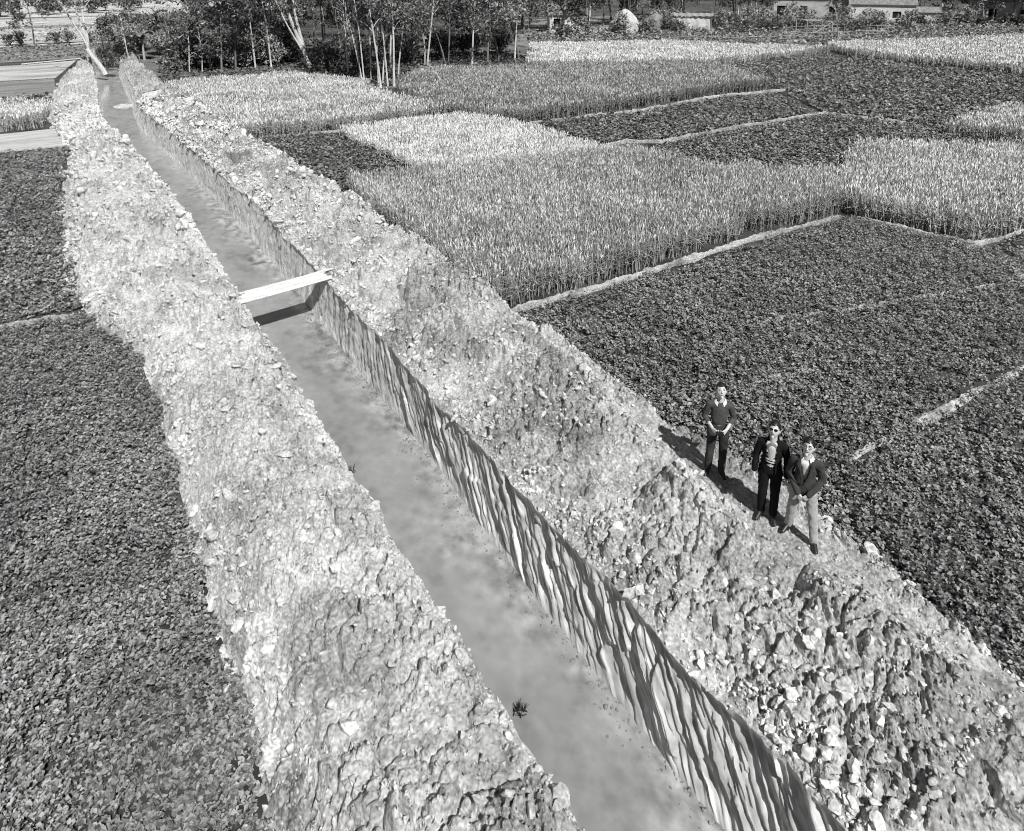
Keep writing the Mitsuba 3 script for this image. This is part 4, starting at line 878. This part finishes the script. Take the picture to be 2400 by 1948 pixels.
def person(x, y, z, yaw, label, spec):
    t = thing('person', label, 'person')
    S = spec
    M = T().translate([x, y, z]).rotate([0, 0, 1], yaw).scale(0.935)
    def add(name, mesh, key, lab=None, smooth=50):
        part(t, name, {**ply(mesh, key, smooth=smooth), 'to_world': M}, lab)
    hm, hv, place = head_parts(S['tilt'], S['turn'])
    head = m3.Manifold(m3.Mesh(place(hv).astype(np.float32), np.array(hm.faces, np.uint32)))
    nose = m3.Manifold.batch_hull([ball(place([0, face_y(0, 0.02) + 0.004, 0.02]), 0.008), ball(place([0, face_y(0, -0.02) - 0.014, -0.022]), 0.011), ball(place([0.012, face_y(0, -0.02), -0.026]), 0.008), ball(place([-0.012, face_y(0, -0.02), -0.026]), 0.008)])
    ears = [m3.Manifold.batch_hull([ball(place([s * 0.078, 0.008, 0.012]), 0.012), ball(place([s * 0.076, 0.004, -0.025]), 0.009), ball(place([s * 0.084, 0.018, 0.006]), 0.010)]) for s in (-1, 1)]
    chin = ball(place([0, -0.082, -0.098]), 0.022)
    neck = bone([0, 0.005, 1.40], place([0, 0.02, -0.07]), 0.060, 0.054)
    L, A = S['legs'], S['arms']
    body = [head, nose, chin, neck, *ears, bone([0, 0.0, 1.30], [0, 0, 1.0], 0.10, 0.09), bone([0, 0, 1.0], [0, 0, 0.92], 0.09, 0.10)]
    for s in (-1, 1):
        hip, knee, ank = L[s]
        body += chain([hip, knee, ank], [0.07, 0.047, 0.035]) + [bone([0, 0, 0.95], hip, 0.08, 0.07)]
        sh, el, wr, hd, pn, curl = A[s]
        body += [bone([0, 0, 1.35], sh, 0.07, 0.045)] + chain([sh, el, wr], [0.042, 0.034, 0.025]) + hand(wr, hd, pn, curl, -s if S.get('flip') else s, None)
        toe = S['toes'][s]
        body += [bone(ank, [ank[0] + toe[0] * 0.6, ank[1] + toe[1] * 0.6, ank[2] - 0.04], 0.034, 0.025)]
    bv, bf = solid(body, 0.021, 2)
    add('body', (bv, bf), 'skin', smooth=True)
    # hair: a cap over the skull with an uneven hairline
    m2 = trimesh.creation.icosphere(3, 1.0); v2 = np.array(m2.vertices)
    keep_line = 0.12 + 0.46 * np.clip(-v2[:, 1] - 0.05, 0, 1) ** 0.7 - 0.55 * np.clip(v2[:, 1], 0, 1) - 0.22 * np.clip((np.abs(v2[:, 0]) - 0.6) / 0.2, 0, 1)
    f = np.array(m2.faces); ok = (v2[:, 2] > keep_line)[f].all(1)
    j = 1.10 + 0.13 * np.clip(v2[:, 2], 0, 1) * S.get('hair', 1.0) + 0.05 * (vnoise(v2 * 9, 5) - 0.5)
    add('hair', (place(v2 * j[:, None] * np.array([0.077, 0.098, 0.115]) * np.array([1.02, 1.0, 1.0])), f[ok]), 'hair_black', smooth=True)
    for s in (-1, 1):
        p = [s * 0.031, face_y(0.031, 0.012) - 0.001, 0.012]
        if S.get('shades'): continue
        add('eye', (np.array(trimesh.creation.icosphere(2, 1).vertices) * [0.013, 0.006, 0.0065] @ np.eye(3) + place(p), trimesh.creation.icosphere(2, 1).faces), 'hair_black', smooth=True)
        br_ = [place([s * a, face_y(a, 0.034) - 0.002, 0.036 - 0.004 * k]) for k, a in enumerate((0.014, 0.03, 0.048))]
        add('eyebrow', tube(np.array(br_), [0.0045, 0.006, 0.004], 6), 'hair_black', smooth=True)
    add('mouth', tube(np.array([place([a, face_y(a, -0.058) - 0.002, -0.058]) for a in (-0.024, 0, 0.024)]), [0.004, 0.006, 0.004], 6), 'charcoal_cloth', smooth=True)
    if S.get('shades') or S.get('glasses'):
        k = 'gloss_black'
        for s in (-1, 1):
            a = np.linspace(0, 2 * np.pi, 18)
            ring = np.array([place([s * 0.033 + 0.027 * math.cos(q), face_y(0.033, 0.012) - 0.014, 0.010 + 0.019 * math.sin(q)]) for q in a])
            if S.get('shades'):
                cc = ring[:-1].mean(0); nrm = unit(np.cross(ring[3] - ring[0], ring[6] - ring[0])) * 0.003
                v = np.vstack([ring[:-1] + nrm, ring[:-1] - nrm, [cc + 2 * nrm], [cc - 2 * nrm]]); q = np.arange(17)
                ff = np.vstack([np.stack([q, (q + 1) % 17, q * 0 + 34], 1), np.stack([q + 17, (q + 1) % 17 + 17, q * 0 + 35], 1), np.stack([q, (q + 1) % 17, q + 17], 1), np.stack([(q + 1) % 17, (q + 1) % 17 + 17, q + 17], 1)])
                add('sunglass_lens', (v, ff), k)
            else:
                add('glasses_rim', tube(ring, 0.0032, 5, False), k)
            add('glasses_arm', tube(np.array([place([s * 0.060, -0.072, 0.014]), place([s * 0.081, 0.0, 0.016])]), 0.003, 5), k)
    # clothes
    lower = [bone([0, 0, 0.955], [0, 0, 0.90], 0.118, 0.126, (1.08, 0.84, 0.8))]
    for s in (-1, 1):
        hip, knee, ank = L[s]
        cuff = np.array(ank) + (np.array(knee) - np.array(ank)) * 0.04
        lower += chain([hip, knee, cuff], [0.098, 0.070, 0.062]) + [bone([0.0, 0, 0.90], hip, 0.11, 0.098, (1, 0.85, 1))]
    add('trousers', solid(lower, 0.036, 3, 0.024, 3), S['trousers'], smooth=True)
    for s in (-1, 1):
        ank, toe = np.array(L[s][2], float), np.array([*S['toes'][s], 0.0])
        shoe = [m3.Manifold.batch_hull([ball(ank + [0, 0, -0.035] - toe * 0.25, 0.036), ball(ank + toe * 0.35 + [0, 0, -0.045], 0.042, (1, 1, 0.8)), ball(ank + toe * 0.95 + [0, 0, -0.055], 0.036, (1, 1, 0.7)), ball(ank + [0, 0, 0.005], 0.042)])]
        add('shoe', solid(shoe, 0.015, 4), S['shoe'], smooth=True)
    def torso(grow, zlow, flare=0.0):
        return [bone([0, 0.0, 1.30], [0, 0, 1.14], 0.128 + grow, 0.122 + grow, (1.10, 0.80, 1)), bone([0, 0, 1.14], [0, 0, zlow + 0.12], 0.122 + grow, 0.120 + grow + flare, (1.08, 0.86, 1)),
                bone([-0.10, 0.0, 1.365], [0.10, 0.0, 1.365], 0.062 + grow, 0.062 + grow, (1, 0.9, 0.75))]
    def sleeve(s, grow, end=1.0, loose=0.0):
        sh, el, wr = (np.array(a, float) for a in A[s][:3])
        e = el + (wr - el) * end
        return [bone([s * 0.07, 0, 1.345], sh, 0.066 + grow, 0.055 + grow)] + chain([sh, el, e], [0.055 + grow, 0.047 + grow + loose, 0.038 + grow + loose])
    S['dress'](add, torso, sleeve, place, M)
    return t, M
def collar(add, key, r=0.066, zc=1.425, open_=0.5):
    th = np.linspace(open_, 2 * np.pi - open_, 30) - np.pi / 2
    P = [np.stack([(r + a) * np.cos(th), (r * 0.95 + a) * np.sin(th) + 0.0, np.full(30, zc + b) - (0.045 + 0.015 * (a > 0.02)) * np.clip(-np.sin(th), 0, 1) ** 3], 1) for a, b in ((0.0, -0.03), (0.006, 0.025), (0.014, 0.026), (0.042, -0.022))]
    v = np.stack(P, 1).reshape(-1, 3)
    add('collar', (v, grid_faces(30, 4)), key, smooth=True)
def lapels(mesh, top, bottom, ztop, zbot, shift_=0.0):
    """Cuts the front opening out of a jacket mesh: faces within a tapering gap at the front are dropped."""
    v, f = mesh
    c = v[f].mean(1)
    k = np.clip((c[:, 2] - zbot) / (ztop - zbot), 0, 1)
    gap = bottom + (top - bottom) * k
    drop = (c[:, 1] < -0.03) & (np.abs(c[:, 0] - shift_) < gap) & (c[:, 2] > zbot - 0.001 if bottom <= 0 else c[:, 2] > 0)
    drop |= (c[:, 2] > 1.43) & (np.hypot(c[:, 0], c[:, 1]) < 0.055)
    return v, f[~drop]

def dress1(add, torso, sleeve, place, M):
    add('sweater', solid(torso(0.006, 0.95) + sleeve(-1, 0.004, 0.42) + sleeve(1, 0.004, 0.42), 0.036, 3, 0.022, 4), 'grey_knit', smooth=True)
    collar(add, 'white_cloth')
def shirt_col(z0):
    def fn(p, n, uv):
        h = (p.z - z0) / 0.935
        v = mi.Float(0.17)
        for top, tone in ((1.275, 0.8), (1.235, 0.015), (1.195, 0.2), (1.17, 0.015), (1.135, 0.8), (1.105, 0.02), (1.085, 0.75), (1.065, 0.02)):
            v = dr.select(h < top, tone, v)
        return mi.Color3f(v)
    return fn
def dress2(add, torso, sleeve, place, M):
    add('shirt', solid(torso(-0.012, 0.94), 0.036, 3, 0.01, 5), 'striped_shirt', 'pale shirt with dark and white bands', smooth=True)
    j = solid(torso(0.014, 0.80, 0.022) + [bone([0, 0, 1.0], [0, 0.005, 0.86], 0.130, 0.138, (1.08, 0.86, 1))] + sleeve(-1, 0.008, 0.96) + sleeve(1, 0.008, 0.96), 0.034, 3, 0.02, 6)
    add('jacket', lapels(j, 0.085, 0.075, 1.40, 0.80, -0.005), 'black_cloth', smooth=True)
    collar(add, 'black_cloth', 0.072, 1.425, 1.0)
def dress3(add, torso, sleeve, place, M):
    add('shirt', solid(torso(-0.012, 0.94), 0.036, 3, 0.008, 7), 'white_cloth', smooth=True)
    collar(add, 'white_cloth', 0.064, 1.43, 0.55)
    j = solid(torso(0.013, 0.80, 0.02) + [bone([0, 0, 1.0], [0, 0.0, 0.80], 0.130, 0.136, (1.08, 0.88, 1))] + sleeve(-1, 0.008, 0.97) + sleeve(1, 0.008, 0.97), 0.034, 3, 0.022, 8)
    add('blazer', lapels(j, 0.085, -0.01, 1.42, 1.05), 'charcoal_cloth', smooth=True)
    for s in (-1, 1):
        P = np.array([[s * 0.075, -0.085, 1.43], [s * 0.072, -0.142, 1.36], [s * 0.05, -0.152, 1.22], [s * 0.012, -0.150, 1.06]])
        Q = P + np.array([s * 0.045, 0.006, 0.0]) * np.array([0.8, 1.2, 0.9, 0.1])[:, None]
        v = np.stack([P, (P + Q) / 2 + [0, -0.012, 0], Q], 1).reshape(-1, 3)
        add('lapel', (v, grid_faces(4, 3)), 'charcoal_cloth')

def ground_at(x, y): return float(z_right(np.array([x]), np.array([y]))[0])
def facing(x, y): return math.degrees(math.atan2(-y, -x)) + 90   # turned to look towards the drone
P1, P2, P3 = (8.38, 7.08), (8.27, 5.97), (8.36, 5.46)
scene['striped_shirt'] = two(rough(proc(shirt_col(ground_at(*P2) + 0.0))))
feet_out = {-1: (-0.05, -0.15), 1: (0.05, -0.15)}
person(P1[0], P1[1], ground_at(*P1), facing(*P1) + 6, 'man in a grey sweater with white collar, holding a dark controller', dict(
    tilt=0.50, turn=0.10, hair=1.0, trousers='dark_denim', shoe='shoe_black', dress=dress1, toes=feet_out,
    legs={-1: ([-0.095, 0, 0.88], [-0.11, -0.02, 0.48], [-0.13, 0.02, 0.085]), 1: ([0.095, 0, 0.88], [0.10, -0.03, 0.48], [0.10, 0.0, 0.085])},
    arms={-1: ([-0.175, 0.0, 1.345], [-0.245, 0.05, 1.08], [-0.11, -0.18, 0.985], [0.55, -0.75, -0.15], [0.8, 0.2, -0.1], 0.75),
          1: ([0.175, 0.0, 1.345], [0.245, 0.05, 1.08], [0.11, -0.18, 0.985], [-0.55, -0.75, -0.15], [-0.8, 0.2, -0.1], 0.75)}))
yaw1 = facing(*P1) + 6
rcm = m3.Manifold.batch_hull([ball([sx_ * 0.055, -0.262 + dy, 0.965 + dz], 0.014) for sx_ in (-1, 1) for dy in (-0.025, 0.03) for dz in (-0.008, 0.012)])
MR = T().translate([P1[0], P1[1], ground_at(*P1)]).rotate([0, 0, 1], yaw1).scale(0.935)
rk = thing('remote_controller', 'small dark controller held in both hands by the man in the grey sweater', 'controller')
part(rk, 'case', {**ply(solid([rcm], 0.01, 2), 'gloss_black', smooth=40), 'to_world': MR})
for sx_ in (-1, 1):
    part(rk, 'stick', {**ply(tube(np.array([[sx_ * 0.03, -0.265, 0.985], [sx_ * 0.032, -0.267, 1.008]]), 0.005, 6), 'gloss_black'), 'to_world': MR})
person(P2[0], P2[1], ground_at(*P2), facing(*P2) - 4, 'man in sunglasses, open black jacket and striped shirt, standing in the middle', dict(
    tilt=0.42, turn=-0.08, hair=1.3, shades=True, trousers='black_cloth', shoe='shoe_black', dress=dress2, toes=feet_out,
    legs={-1: ([-0.09, 0, 0.88], [-0.085, -0.02, 0.48], [-0.09, 0.02, 0.085]), 1: ([0.09, 0, 0.88], [0.10, -0.02, 0.48], [0.10, 0.0, 0.085])},
    arms={-1: ([-0.18, 0.0, 1.345], [-0.235, 0.03, 1.08], [-0.235, -0.05, 0.85], [0.02, -0.12, -0.95], [0.8, 0, 0], 0.3),
          1: ([0.18, 0.0, 1.345], [0.24, 0.03, 1.08], [0.245, -0.03, 0.85], [0.0, -0.1, -0.95], [-0.8, 0, 0], 0.3)}))
person(P3[0], P3[1], ground_at(*P3), facing(*P3) - 2, 'man in glasses, dark grey blazer and pale trousers with clasped hands', dict(
    tilt=0.38, turn=-0.12, hair=1.5, glasses=True, trousers='grey_trouser', shoe='shoe_black', dress=dress3, toes={-1: (-0.07, -0.14), 1: (0.05, -0.15)},
    legs={-1: ([-0.095, 0, 0.88], [-0.14, 0.0, 0.49], [-0.17, 0.10, 0.10]), 1: ([0.095, 0, 0.88], [0.17, -0.06, 0.48], [0.22, -0.10, 0.075])},
    arms={-1: ([-0.18, 0.0, 1.345], [-0.235, 0.04, 1.07], [-0.07, -0.165, 0.885], [0.55, -0.2, -0.8], [0.3, 0.9, -0.1], 0.55),
          1: ([0.18, 0.0, 1.345], [0.245, 0.04, 1.07], [0.08, -0.175, 0.90], [-0.6, -0.12, -0.75], [-0.3, 0.9, 0.1], 0.55)}))
wa = thing('wrist_watch', 'pale round watch on the wrist of the man in the blazer', 'watch')
MW = T().translate([P3[0], P3[1], ground_at(*P3)]).rotate([0, 0, 1], facing(*P3) - 2).scale(0.935)
wc = np.array([0.098, -0.152, 0.920])
dial = trimesh.creation.cylinder(0.021, 0.012, 24); dv = np.array(dial.vertices); dv = np.stack([dv[:, 0], -dv[:, 2], dv[:, 1]], 1)
part(wa, 'dial', {**ply((dv + wc + [0, -0.022, 0], dial.faces), 'white_cloth', smooth=30), 'to_world': MW})
th = np.linspace(0, 2 * np.pi, 20)
part(wa, 'strap', {**ply(tube(wc + np.stack([0.012 * np.cos(th), 0.034 * np.sin(th), 0.03 * np.cos(th)], 1), 0.006, 5, False), 'gloss_black'), 'to_world': MW})
